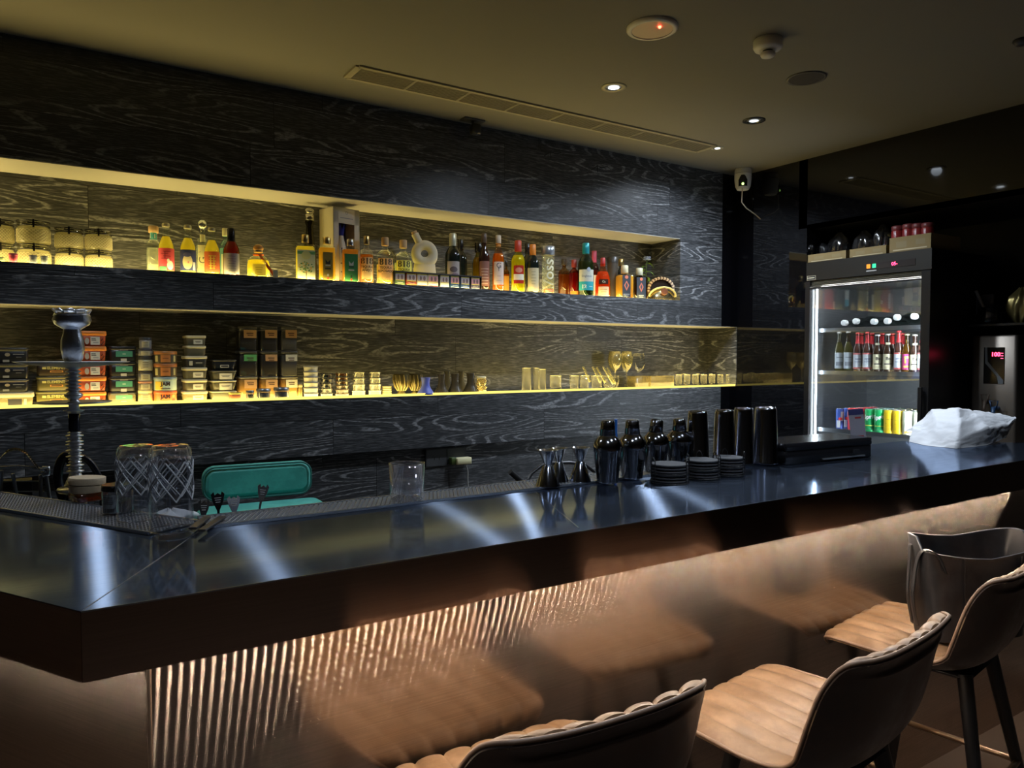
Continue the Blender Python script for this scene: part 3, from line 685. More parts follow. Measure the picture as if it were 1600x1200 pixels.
def art_flask(c1, c2):
    return lambda W, H: [('p', c1, [(-W*.13, .40*H), (-W*.15, .50*H), (0, .44*H), (W*.15, .50*H), (W*.13, .40*H)]), ('r', c2, 0, .37*H, W*.3, .03*H), ('r', c1, 0, .30*H, W*.34, .03*H), ('o', c2, 0, .16*H, W*.06, .03*H), ('o', (.45, .06, .04), 0, .09*H, W*.06, .03*H)]
sqbottle('spirit_bottle', 'golden flat-shouldered bottle with a black and silver label in front of the white box', 497, 524, 371, 3.45, CLEARB, liquid((.92, .68, .10), .45), None, GOLD, [(.05, .66, .58, (.24, .19, .04), art_flask((.02, .02, .02), (.45, .45, .42)))], .75, .80, .20)
sqbottle('spirit_bottle', 'golden bottle with a dark green label, right in front of the white box corner', 534, 560, 374, 3.45, CLEARB, liquid((.90, .55, .08), .45), None, SILV, [(.05, .66, .80, (.04, .20, .06), art_flask((.45, .48, .48), (.02, .06, .04)))], .75, .80, .20)
# presentation box with a window and a bottle in it
p = onY(530, 327, 3.53); Hb = p.z-SHELF1; Wb = .150; Db = .12
t = T('gift_box', 'tall white gift box with an open window showing a bottle', 'box', (onY(531, 400, 3.55).x, 3.55, SHELF1), math.radians(14))
b = MB(); th = .003
b.box((-Wb/2, Db/2-th, 0), (Wb/2, Db/2, Hb)); b.box((-Wb/2, -Db/2, 0), (-Wb/2+th, Db/2, Hb)); b.box((Wb/2-th, -Db/2, 0), (Wb/2, Db/2, Hb)); b.box((-Wb/2, -Db/2, 0), (Wb/2, Db/2, .004)); b.box((-Wb/2, -Db/2, Hb-th), (Wb/2, Db/2, Hb))
b.box((-Wb/2, -Db/2, Hb*.80), (Wb/2, -Db/2+th, Hb)); b.box((-Wb/2, -Db/2, 0), (-Wb/2+.030, -Db/2+th, Hb)); b.box((Wb/2-.030, -Db/2, 0), (Wb/2, -Db/2+th, Hb)); b.box((-Wb/2, -Db/2, 0), (Wb/2, -Db/2+th, Hb*.04))
o = b.build('carton', pm((.66, .62, .52), .5), t); print_on(t, [('r', (.3, .3, .32), 0, Hb*.87, Wb*.5, .004), ('o', (.35, .35, .38), 0, Hb*.94, .008, .008), ('o', (.66, .62, .52), 0, Hb*.94, .005, .005)], wrap_flat(-Db/2))
MB().box((-Wb/2+.004, Db/2-.006, .005), (Wb/2-.004, Db/2-.0035, Hb-.004)).build('dark_backing', pm((.01, .01, .04), .6), t)
crown = [(-.034+.0113*k, Hb*(.74 if k % 2 else .62)) for k in range(7)]
tb = T('ceramic_bottle', 'white ceramic bottle with a blue crown top standing inside the white gift box', 'bottle', t.location+Vector((.002, -.010, .0045)), math.radians(14))
Hc = Hb*.80
b = MB(); b.lathe([(.036, 0), (.038, .01), (.038, Hc*.30), (.033, Hc*.48), (.026, Hc*.62), (.015, Hc*.76), (.012, Hc*.84)], 26); b.build('bottle_body', pm((.74, .70, .56), .35), tb)
print_on(tb, [('o', (.05, .06, .2), 0, Hc*.50, .010, .014), ('o', (.74, .70, .56), 0, Hc*.50, .006, .009)]+[('r', (.03, .04, .15), s*.018, Hc*(.58-.03*k), .006, .009) for k in range(3) for s in (-1, 1)]+[('r', (.03, .04, .15), -.02+.012*k, Hc*(.34-.02*(k % 2)), .007, .006) for k in range(4)]+[('r', (.03, .04, .15), -.02+.013*k, Hc*.2, .006, .006) for k in range(4)], wrap_cyl(.0385))
b = MB(); n = 14
b.loft([[(.013*math.cos(2*PI*j/n), .013*math.sin(2*PI*j/n), Hc*.80) for j in range(n)], [(.018*math.cos(2*PI*j/n), .018*math.sin(2*PI*j/n), Hc*.90) for j in range(n)], [((.026 if j % 2 else .016)*math.cos(2*PI*j/n), (.026 if j % 2 else .016)*math.sin(2*PI*j/n), Hc*(1.0 if j % 2 else .90)) for j in range(n)]], (1, 0), smooth=False)
b.build('crown_stopper', pm((.03, .04, .35), .35), tb)
# three 818 bottles
def art818(kind, c):
    return lambda R, H: [('t', INK, '818', .043*H/.24, 0, .475*H, 0, .0008), ('t', INK, 'TEQUILA', .0150*H/.24, 0, .365*H, 0, .0004), ('t', INK, kind, .0165*H/.24, 0, .295*H, 0, .0004)]+[('r', c, 0, (.24-.028*k)*H, R*1.0, .005*H) for k in range(5)]
for x0, x1, yt, Y, lq, fl, kind, lc, lab in ((561, 584, 369, 3.47, liquid((.72, .36, .06), .4), .62, 'AÑEJO', (.86, .76, .42), 'large-numbered tequila bottle with brown tequila and a cream label, leftmost of the three'),
        (587, 616, 371, 3.47, liquid((.90, .72, .18), .5), .44, 'REPOSADO', (.84, .58, .30), 'large-numbered tequila bottle with an orange-tinted label, middle of the three'),
        (615, 645, 375, 3.51, YGP, .52, 'BLANCO', (.86, .84, .28), 'large-numbered tequila bottle with a yellow label behind the cigarette packs, rightmost of the three')):
    bottle('tequila_bottle', lab, x0, x1, yt, Y, 'liquor', CLEARB, lq, fl, (GOLD if kind == 'AÑEJO' else CORK, .83, 1., .38, 'stopper'), [(.12, .56, 1.75, lc, art818(kind, (.12, .1, .08)))], group='large-numbered tequila bottles')
# white ceramic ring bottle
p = onY(668, 372, 3.47); Rr = radius(648, 690, p); zc = onY(669, 397, 3.47).z; 
t = T('ring_bottle', 'cream ceramic bottle shaped as a ring with a hole and a slanted corked neck', 'bottle', (p.x, 3.505, SHELF1), face(p.x, 3.47, .75))
Zc = zc-SHELF1+.004; rt = Rr*.36; Rm = Rr-rt
b = MB(); K = 40; rings = []
for i in range(K):
    a = 2*PI*i/K; rr = rt*(1+.16*(math.sin(a) < -.2)*(-math.sin(a)))
    rings.append([((Rm+rr*math.cos(q*2*PI/18))*math.cos(a), rr*1.05*math.sin(q*2*PI/18), Zc+(Rm+rr*math.cos(q*2*PI/18))*math.sin(a)*1.04) for q in range(18)])
b.loft(rings, (0, 0), closed=True)
b.lathe([(Rr*.98, 0), (Rr, .006), (Rr*.93, .03), (Rr*.80, Zc-Rr*.80), (Rr*.72, Zc-Rr*.62)], 30, sy=.5)
b.build('ceramic_body', papermat((.82, .76, .58)), t)
nd = Vector((-math.sin(math.radians(26)), 0, math.cos(math.radians(26)))); q0 = Vector((0, 0, Zc))+nd*Rr*.85
MB().tube([q0, q0+nd*Rr*.45, q0+nd*Rr*.80], [Rr*.30, Rr*.27, Rr*.28], 18).build('neck', papermat((.82, .76, .58)), t)
MB().tube([q0+nd*Rr*.78, q0+nd*Rr*1.0], Rr*.22, 14).build('cork', CORK, t)
# cigarette packs in black trays at the shelf edge
pk = [(617, 633, (.06, .10, .05), (.20, .28, .12)), (635, 651, (.22, .05, .03), (.45, .18, .06)), (652, 668, (.5, .5, .5), (.40, .22, .08)), (669, 685, (.5, .48, .48), (.40, .07, .05)), (688, 702, (.55, .57, .56), (.6, .62, .62)), (704, 718, (.02, .06, .16), (.5, .55, .6)), (720, 734, (.02, .05, .15), (.5, .55, .6)), (736, 750, (.05, .05, .10), (.3, .25, .3))]
gnames = ['green-based pack of cigarettes, leftmost in the black trays', 'red-based pack of cigarettes with an orange strip, second from the left', 'white-based pack of cigarettes with an orange strip in the left tray', 'white-based pack of cigarettes with a red strip beside the gap', 'pale grey pack of cigarettes, first right of the gap', 'navy pack of cigarettes with a pink picture, left of its navy neighbour', 'navy pack of cigarettes with a grey picture, third right of the gap', 'violet-dark pack of cigarettes, rightmost in the black trays']
zt = onY(650, 427, 3.415).z
for i, (x0, x1, c1, c2) in enumerate(pk):
    a = onY(x0, 430, 3.42).x; c = onY(x1, 430, 3.42).x; W = c-a-.002; Hp = zt-SHELF1
    t = T('cigarette_pack', gnames[i], 'cigarette pack', ((a+c)/2, 3.432, SHELF1+.001), 0, 'cigarette packs at the shelf edge')
    MB().rbox((0, 0, 0), W, .022, Hp, .0015, .001).build('carton', pm(c1, .4), t)
    pic = (.28, .25, .30) if i in (0, 1, 2, 4, 6) else (.40, .20, .24)
    print_on(t, [('r', pic, 0, Hp*.66, W*.92, Hp*.42), ('o', (.10, .07, .08), -W*.16, Hp*.66, W*.10, Hp*.17), ('o', (.12, .08, .09), W*.2, Hp*.66, W*.12, Hp*.17), ('r', (.5, .45, .08), 0, Hp*.43, W*.92, Hp*.05), ('r', (.45, .42, .1), 0, Hp*.92, W*.92, Hp*.06), ('r', c2, 0, Hp*.10, W*.9, Hp*.14), ('r', tuple(min(1, q+.2) for q in c1), 0, Hp*.27, W*.6, Hp*.05)], wrap_flat(-.0112))
for x0, x1, lab in ((616, 686.5, 'black tray holding the four left cigarette packs'), (687.5, 752, 'black tray holding the four right cigarette packs')):
    a = onY(x0, 430, 3.42).x; c = onY(x1, 430, 3.42).x
    b = MB(); b.box((a, 3.414, zt+.001), (c, 3.446, zt+.007)); b.box((a-.002, 3.419, SHELF1+.0005), (a-.0005, 3.446, zt+.001)); b.box((c+.0005, 3.419, SHELF1+.0005), (c+.002, 3.446, zt+.001)); b.box((a, 3.444, SHELF1+.0005), (c, 3.446, zt))
    tag(b.build('pack_tray', MBLACK), lab, 'tray')
# right group
WINE = (DRK, None)
bottle('wine_bottle', 'dark wine bottle with a pale gold cap, behind the cigarette packs', 695, 720, 365, 3.495, 'wine', DRK, None, 0, (pm((.62, .60, .45), .35, .4), .78, 1., .44, 'foil'), [(.06, .50, 1.7, (.55, .48, .45), lambda R, H: [('o', (.12, .09, .1), 0, .36*H, R*.5, .05*H), ('o', (.3, .2, .25), R*.2, .26*H, R*.5, .04*H)])])
bottle('wine_bottle', 'plain dark bottle behind the pale-capped wine bottle', 710, 730, 374, 3.58, 'wine', DRK, None, 0, (BLACKM, .8, 1., .45, 'foil'))
bottle('wine_bottle', 'olive bottle with a black cap at the right end behind the cigarette packs', 738, 758, 379, 3.56, 'slimwine', bottleglass((.55, .5, .15)), liquid((.6, .5, .08), .4), .7, (BLACKM, .80, 1., .62))
bottle('spirit_bottle', 'dark bottle with a rose-striped label beside the right end of the cigarette packs', 748, 765, 365, 3.475, 'slimwine', pm((.03, .012, .008), .08), None, 0, (pm((.10, .07, .05), .3), .84, 1., .5, 'foil'), [(.10, .52, 2.2, (.34, .17, .14), art_lines((.7, .5, .4), 6, .14, .05, 1.6))])
bottle('spirit_bottle', 'slim amber bottle with a white script label, left of the red-capped bottle', 769, 788, 368, 3.455, 'slimwine', bottleglass((.9, .7, .45)), liquid((.80, .40, .06), .45), .68, (pm((.62, .50, .36), .4), .86, 1., .46, 'stopper'), [(.13, .53, 1.9, (.80, .77, .68), lambda R, H: [('t', (.1, .1, .1), 'G', .04, 0, .46*H), ('t', (.1, .1, .1), 'f', .035, 0, .40*H), ('r', (.3, .3, .3), 0, .28*H, R*.6, .006*H), ('r', (.4, .4, .4), 0, .2*H, R*.9, .004*H)]), (.80, .84, 1.0, (.72, .34, .10), None, 'neck_band', .44)])
bottle('spirit_bottle', 'small amber bottle half hidden behind the slim amber bottle with white script', 786, 796, 408, 3.54, 'liquor', bottleglass((.7, .45, .2)), liquid((.8, .42, .08), .4), .6, (BLACKM, .84, 1., .4), [(.04, .55, 1.8, (.72, .42, .12))])
bottle('wine_bottle', 'yellow wine bottle with a red foil and red and white label', 798, 821, 376, 3.455, 'wine', bottleglass((.8, .85, .3)), liquid((.88, .78, .08), .5), .72, (pm((.55, .06, .03), .4), .79, 1., .45, 'foil'), [(.18, .52, 1.5, (.45, .04, .03), lambda R, H: [('r', (.82, .74, .55), 0, .30*H, R*1.5, .11*H), ('o', (.65, .25, .15), 0, .43*H, R*.5, .05*H)])])
bottle('wine_bottle', 'dark wine bottle with an orange foil and plain cream label', 822, 843, 382, 3.46, 'wine', DRK, None, 0, (pm((.80, .26, .03), .4), .78, 1., .45, 'foil'), [(.06, .52, 1.9, (.82, .72, .46), art_lines((.45, .38, .2), 5, .2, .06, .8))])
bottle('wine_bottle', 'plain dark bottle hidden behind the orange-foiled wine bottle', 815, 834, 380, 3.57, 'wine', DRK, None, 0, (BLACKM, .8, 1., .45, 'foil'))
bottle('water_bottle', 'clear straight water bottle with grey cap and upright white lettering', 846, 867, 385, 3.45, 'tube', clear((.95, .96, .9), .08, .6), SPIR, .78, (pm((.42, .45, .48), .3, .7), .81, 1., .97), [(.02, .12, 1.7, (.72, .30, .15), art_lines((.85, .75, .55), 2, .05, .03, 1.2))])
t = [o for o in COL.objects if o.name.startswith('water_bottle')][-1]; print_on(t, [('t', (.85, .82, .58), 'Voss', .088, .001, .42*t['H'], PI/2, .001)], wrap_cyl(t['R']+.0012), 'lettering')
bottle('spirit_bottle', 'dim tawny bottle standing back between the water bottle and the red bottle', 872, 891, 405, 3.58, 'liquor', bottleglass((.6, .4, .2)), liquid((.5, .25, .06), .45), .6, (pm((.05, .04, .03), .5), .85, 1., .45))
bottle('spirit_bottle', 'red-brown bottle with orange base label just left of the green bottle', 889, 905, 406, 3.50, 'liquor', bottleglass((.6, .12, .05)), liquid((.5, .08, .02), .35), .65, (pm((.30, .04, .03), .4), .80, 1., .5), [(.02, .16, 1.7, (.80, .25, .05))])
bottle('whisky_bottle', 'green whisky bottle with teal foil and a white and teal label numbered 12', 903, 928, 380, 3.45, 'wine', GRNB, liquid((.22, .16, .03), .35), .66, (pm((.02, .30, .34), .3, .3), .80, 1., .44, 'foil'),
       [(.12, .50, 2.2, (.74, .74, .62), lambda R, H: [('r', (.02, .33, .38), 0, .20*H, R*2.2, .16*H), ('t', (.9, .9, .85), '12', .030, -.35*R, .185*H, 0, .001), ('t', (.25, .28, .3), 'Singleton', .017, 0, .38*H, 0, .0004), ('o', (.35, .4, .45), R*.25, .50*H, R*.25, .04*H), ('r', (.7, .8, .8), R*.55, .19*H, R*.5, .006*H)])])
bottle('spirit_bottle', 'bottle with a pink neck foil behind the green whisky bottle', 921, 936, 392, 3.60, 'wine', bottleglass((.5, .25, .2)), liquid((.35, .12, .05), .3), .6, (pm((.60, .10, .20), .4), .76, 1., .5, 'foil'), [(.05, .5, 1.7, (.80, .74, .55))])
bottle('whisky_bottle', 'squat round orange whisky bottle with a cream label at its foot', 930, 954, 403, 3.47, 'round', bottleglass((.9, .5, .25)), liquid((.75, .24, .03), .4), .66, (pm((.5, .05, .05), .4), .80, 1., .30), [(.03, .28, 1.5, (.82, .70, .42), art_lines((.3, .2, .1), 3, .09, .06, .9)), (.34, .46, 1.3, (.05, .03, .02), lambda R, H: [('t', (.8, .7, .5), 'Ca', .018, 0, .40*H)], 'script_label')])
t = T('cardboard_tube', 'dark round gift tube between the orange whisky and the square bottles', 'tube', (onY(957, 430, 3.54).x, 3.54, SHELF1)); Ht = onY(957, 402, 3.54).z-SHELF1; Rt = radius(949, 966, onY(957, 402, 3.54))
MB().lathe([(Rt, 0), (Rt, Ht*.86)], 24).build('tube_body', pm((.05, .042, .03), .5), t); MB().lathe([(Rt*1.03, Ht*.86), (Rt*1.03, Ht), (Rt*.98, Ht+.001)], 24).build('tube_lid', pm((.03, .027, .022), .4), t)
bottle('spirit_bottle', 'dark bottle with a brass collar behind the square bottles', 962, 979, 405, 3.56, 'liquor', DRK, None, 0, (GOLD, .84, 1., .5))
def art_dia(W, H): return [('o', (.75, .22, .12), 0, .64*H, W*.10, .05*H), ('p', (.70, .20, .12), [(0, .24*H), (W*.15, .40*H), (0, .54*H), (-W*.15, .40*H)]), ('p', (.06, .07, .08), [(0, .30*H), (W*.08, .40*H), (0, .49*H), (-W*.08, .40*H)]), ('r', (.4, .42, .42), 0, .14*H, W*.35, .02*H), ('r', (.4, .42, .42), 0, .09*H, W*.25, .015*H)]
sqbottle('tequila_bottle', 'square golden bottle with a black label and an orange diamond, left of its darker twin', 962, 990, 415, 3.45, CLEARB, liquid((.90, .60, .10), .45), None, pm((.72, .66, .42), .4), [(.05, .70, .48, (.035, .045, .06), art_dia)], .7, .72, .18, fill=.99)
sqbottle('tequila_bottle', 'square dark bottle with a black label and an orange diamond, right of its golden twin', 987, 1011, 419, 3.46, bottleglass((.5, .4, .2)), liquid((.10, .05, .01), .3), None, pm((.62, .60, .42), .4), [(.05, .70, .62, (.035, .045, .06), art_dia)], .8, .72, .2, fill=.99)
# plant sprig
p = onY(1008, 440, 3.60); t = T('artificial_flower', 'small green sprig with a pale blue bloom behind the square bottles', 'flower', (p.x, 3.60, SHELF1), face(p.x, 3.5))
Hf = onY(1008, 400, 3.60).z-SHELF1
MB().lathe([(.016, 0), (.022, .01), (.022, .05), (.015, .07)], 14).build('vase', clear((.6, .7, .6), .1, .6), t)
MB().tube([(0, 0, .02), (.004, 0, Hf*.5), (.012, 0, Hf*.92)], .003, 6).build('stem', pm((.08, .14, .04), .6), t)
lf = MB(); r = random.Random(5)
for k in range(9):
    a = k*2.4; z = Hf*(.35+.06*k); L = .045+.02*r.random()
    c, s_ = math.cos(a), math.sin(a)
    rows = []
    for i in range(6):
        q = i/5; wv = .013*math.sin(PI*min(1, q*.96+.04)); rows.append([(c*L*q-s_*wv*u, s_*L*q+c*wv*u, z+L*.5*q-L*.9*q*q+abs(u)*.003) for u in (-1, 0, 1)])
    lf.grid(rows)
lf.build('leaves', pm((.12, .24, .04), .5), t)
fl = MB()
for k in range(12): a = k*2*PI/6+(.5 if k > 5 else 0); fl.ball((.012+.016*math.cos(a), .016*math.sin(a), Hf*.93+(.012 if k > 5 else 0)), .010, 8, sz=.6)
fl.build('petals', pm((.35, .42, .62), .6), t)
# round barrel-like decanter with rope rim
p = onY(1036, 440, 3.49); Rd = radius(1012, 1060, onY(1036, 440, 3.49))
t = T('ornamental_decanter', 'round metallic decanter with a rope-patterned rim at the right end of the upper shelf', 'decanter', (p.x-.01, 3.50, SHELF1), face(p.x, 3.5, .6))
b = MB(); b.lathe([(Rd*.98, 0), (Rd, .01), (Rd*.97, .035), (Rd*.85, .065), (Rd*.62, .085), (Rd*.3, .095)], 34, sy=.72); b.build('body', pm((.50, .42, .24), .25, 1.), t)
b = MB()
zc = Rd*.98+.005
for i in range(30):
    a = PI*(-.05+1.1*i/29); a2 = a+.06
    b.tube([(Rd*.86*math.cos(a), -.005+.008, zc*.75+Rd*.86*math.sin(a)*.95), (Rd*.86*math.cos(a2), -.005-.008, zc*.75+Rd*.86*math.sin(a2)*.95)], .0095, 8, mi=i % 2)
b.build('rope_rim', [pm((.60, .42, .20), .5), pm((.14, .07, .03), .5)], t)
b = MB(); b.lathe([(Rd*.80, -.004), (Rd*.80, .004)], 30, M=Matrix.Translation((0, .004, zc*.75)) @ Matrix.Rotation(PI/2, 4, 'X')); b.build('dark_disc', pm((.03, .02, .015), .15), t)
b = MB(); b.tube([(Rd*.9*math.cos(a*PI/12), -Rd*.35-Rd*.3*math.sin(a*PI/12), .035+.055*math.sin(a*PI/12)) for a in range(13)], .006, 8); b.build('yellow_cord', pm((.72, .58, .20), .6), t)
b = MB(); b.lathe([(.020, -.003), (.024, 0), (.020, .003)], 8, M=Matrix.Translation((0, -Rd*.80, .062)) @ Matrix.Rotation(PI/2, 4, 'X')); b.build('medallion', pm((.16, .06, .03), .3), t)
b = MB(); b.tube([(Rd*.95, -.01, .04), (Rd*1.15, -.03, .042)], [.016, .013], 14); b.build('tap', CHROME, t)

# ------------------------------------------------------------------ fridge
FY0, FY1, FZ = 2.107, 2.862, 2.035; FX = 4.0; FD = .62
FBLK = pm((.012, .012, .013), .3, name='fridge_black'); LINER = pm((.085, .09, .095), .35, name='fridge_liner')
yc = (FY0+FY1)/2
t = T('display_fridge', 'tall black glass-door drinks fridge with lit shelves and a red display', 'fridge', (FX, yc, 0), -PI/2)
fw = FY1-FY0; hw = fw/2; HG = 1.872    # local: x = along the front (right as seen), -y = front
b = MB(); th = .035
b.box((-hw, .03, .02), (-hw+th, FD, FZ)); b.box((hw-th, .03, .02), (hw, FD, FZ)); b.box((-hw+th, FD-th, .02), (hw-th, FD, FZ)); b.box((-hw+th, .03, .02), (hw-th, FD-th, .25)); b.box((-hw+th, .03, HG+.02), (hw-th, FD-th, FZ))
b.build('cabinet', FBLK, t)
b = MB(); e = .0015
b.box((-hw+th, .04, .25), (-hw+th+e, FD-th, HG+.02)); b.box((hw-th-e, .04, .25), (hw-th, FD-th, HG+.02)); b.box((-hw+th, FD-th-e, .25), (hw-th, FD-th, HG+.02)); b.box((-hw+th, .04, .25), (hw-th, FD-th, .252)); b.box((-hw+th, .04, HG+.018), (hw-th, FD-th, HG+.02))
b.build('liner', LINER, t)
b = MB(); b.box((-hw, -.012, 1.925), (hw, .03, FZ)); b.build('header', pm((.012, .011, .009), .4), t)
b = MB(); 
for k in range(5): b.box((-hw+.03, -.004, 1.885+.008*k), (hw-.03, .02, 1.889+.008*k))
b.build('grille', pm((.09, .08, .055), .4), t)
b = MB()
b.box((-hw, -.02, .2), (-hw+.032, .03, 1.920)); b.box((hw-.048, -.02, .2), (hw, .03, 1.920)); b.box((-hw+.032, -.02, .2), (hw-.048, .03, .26)); b.box((-hw+.032, -.02, HG), (hw-.048, .03, 1.880))
b.build('door_frame', FBLK, t)
b = MB(); b.box((-hw+.032, -.006, .26), (hw-.048, -.001, HG)); b.build('glass_door', clear((.97, .98, .98), .07, .55), t)
b = MB(); b.box((hw-.040, -.05, .9), (hw-.022, -.035, 1.3)); b.box((hw-.036, -.035, .92), (hw-.026, -.02, .94)); b.box((hw-.036, -.035, 1.26), (hw-.026, -.02, 1.28)); b.build('handle', FBLK, t)
b = MB(); b.box((-hw+.040, .034, .28), (-hw+.046, .040, HG)); b.build('led_strip', emit((.80, .92, 1.), P_FRIDGE*.5), t)
b = MB(); b.box((hw-.047, .034, .28), (hw-.037, .042, HG)); b.build('led_strip', emit((.80, .90, 1.), P_FRIDGE*3.4), t)  # unseen strip added behind the door frame to brighten the wall and bottles
b = MB(); b.box((-hw+.06, .05, HG+.006), (hw-.06, .06, HG+.012)); b.build('led_strip', emit((.95, .95, .9), P_FRIDGE*.5), t)
disp = plate(t, -.012, hw-.335, hw-.085, 1.955, 1.99, (.04, .035, .035), (), 'display_panel', .002, .15)
MBt = marks_mesh([('t', (1, 0, 0), '05-', .026, hw-.20, 1.973)], wrap_flat(-.0145))
for b_ in MBt.values(): b_.build('red_digits', emit((1., .04, .12), 9.), t)
for x, c in ((hw-.352, (1., .30, .04)), (hw-.318, (.05, .75, .35))):
    b = MB(); b.rbox((x, -.0135, 1.962), .022, .004, .024, .003); b.build('rocker_switch', emit(c, 1.4), t)
b = MB(); b.box((hw-.365, -.0128, 1.945), (hw-.305, -.012, 1.951)); b.build('switch_caption', pm((.5, .5, .5), .5), t)
bd = plate(t, -.012, -hw+.006, -hw+.066, 1.928, 1.955, (.42, .38, .26), [('r', (.02, .02, .02), -hw+.036, 1.9415, .055, .022), ('r', (.6, .55, .4), -hw+.039, 1.9415, .036, .006), ('o', (.6, .55, .4), -hw+.013, 1.9415, .004, .004)], 'badge')
# fridge shelves
def zx(px, py, x=FX+.09): return onX(px, py, x).z
S1 = zx(1330, 515); S2 = zx(1350, 583); S3 = zx(1370, 678)
shelves = []
for z in (S1, S2, S3):
    b = MB(); b.tube([(-hw+th+.004, .07, z), (hw-th-.004, .07, z)], .004, 6); b.tube([(-hw+th+.004, FD-.06, z), (hw-th-.004, FD-.06, z)], .004, 6); b.box((-hw+th+.004, .064, z-.012), (hw-th-.004, .068, z+.012))
    for k in range(24): x = -hw+th+.012+(fw-2*th-.024)*k/23; b.tube([(x, .07, z+.003), (x, FD-.06, z+.003)], .0018, 5)
    b.build('wire_shelf', pm((.25, .27, .30), .3, .9), t)
def fy(px, x): return onX(px, 560, x).y
# bottles on the middle shelf: proto per kind then placed
def fbottle(px, py, x, kind, label, group=None):
    y = fy(px, x); z = S2+.006; H = onX(px, py, x).z-z
    K = {'pale': (bottleglass((.6, .62, .5)), liquid((.65, .6, .35), .6), (.60, .66, .72), (.55, .56, .55), (.25, .28, .32)),
         'red': (pm((.05, .02, .015), .08), None, (.70, .76, .80), (.55, .03, .04), (.60, .08, .08)),
         'dark': (pm((.03, .015, .01), .08), None, (.74, .70, .48), (.75, .75, .72), (.06, .05, .04)),
         'pink': (bottleglass((.75, .6, .3)), liquid((.6, .4, .1), .5), (.75, .10, .32), (.7, .65, .4), (.85, .60, .1)),
         'plainred': (pm((.05, .02, .015), .08), None, None, (.60, .03, .04), None)}[kind]
    tt = T('beer_bottle', label, 'bottle', (x, y, z), face(x, y, .9), group); R = .0265
    P = PROF['beer']; MB().lathe([(r*R, f*H) for r, f in P], 20).build('glass_body', K[0], tt)
    if K[1]: MB().lathe([(r*R*.9, max(.004, f*H)) for r, f in P if f < .75], 18).build('drink', K[1], tt)
    if K[3] and kind in ('red', 'plainred'): MB().lathe([(R*.56, H*.72), (R*.44, H*.8), (R*.43, H*.96), (R*.48, H*.965), (R*.48, H), (R*.4, H*1.003)], 18).build('foil', pm(K[3], .4), tt)
    else: MB().lathe([(R*.5, H*.965), (R*.52, H), (R*.4, H*1.004)], 18).build('crown_cap', pm(K[3], .35, .5), tt)
    if kind == 'dark': paper(tt, R*.52, H*.70, H*.78, R*1.4, (.74, .70, .50), (), 'neck_band')
    if K[2]: paper(tt, R, H*.08, H*.48, R*2.4, K[2], {'pale': [('r', K[4], 0, H*.36, R*1.3, H*.02), ('r', K[4], 0, H*.20, R*1.6, H*.10)], 'red': [('r', K[4], 0, H*.10, R*2.4, H*.03), ('r', K[4], 0, H*.46, R*2.4, H*.03), ('r', (.15, .18, .3), 0, H*.33, R*1.3, H*.02), ('r', (.15, .18, .3), 0, H*.26, R*1.6, H*.012)], 'dark': [('t', K[4], 'Be', .024, 0, H*.36, 0, .001), ('r', K[4], 0, H*.22, R*1.6, H*.03), ('r', (.6, .5, .3), 0, H*.14, R*1.4, H*.02)], 'pink': [('r', K[4], 0, H*.40, R*1.3, H*.05), ('r', K[4], -R*.4, H*.30, R*.3, H*.12), ('r', K[4], R*.4, H*.30, R*.3, H*.12), ('r', K[4], 0, H*.16, R*1.4, H*.05)]}[kind])
    return tt
front = [(1311, 519, 'pale', 'pale beer bottle with a silver label, leftmost on the middle fridge shelf'), (1325, 518, 'pale', 'pale beer bottle with a silver label, second from the left in the fridge'),
 (1340, 520, 'red', 'red-necked beer bottle with a white label, left one of the neighbouring pair'), (1355, 519, 'red', 'red-necked beer bottle with a white label, right one of the neighbouring pair'),
 (1371, 523, 'dark', 'dark beer bottle with a cream label, left one of the cream-labelled pair'), (1387, 522, 'dark', 'dark beer bottle with a cream label, right one of the cream-labelled pair'),
 (1404, 517, 'red', 'tall red-necked beer bottle standing between cream and pink labels'), (1417, 522, 'pink', 'beer bottle with a pink and orange label in the fridge'),
 (1429, 523, 'dark', 'dark beer bottle with a cream label, right of the pink-labelled one'), (1441, 517, 'red', 'red-necked beer bottle at the right edge of the middle fridge shelf')]
for px, py, k, lab in front: fbottle(px, py, FX+.115, k, lab, 'beer bottles on the middle fridge shelf')
for i, px in enumerate((1346, 1362, 1378, 1394, 1410)):
    fbottle(px, 521, FX+.20, 'plainred', 'red-necked bottle in the second fridge row, %s' % ['far left one', 'second from the left', 'middle one', 'fourth from the left', 'far right one'][i], 'beer bottles in the second fridge row')
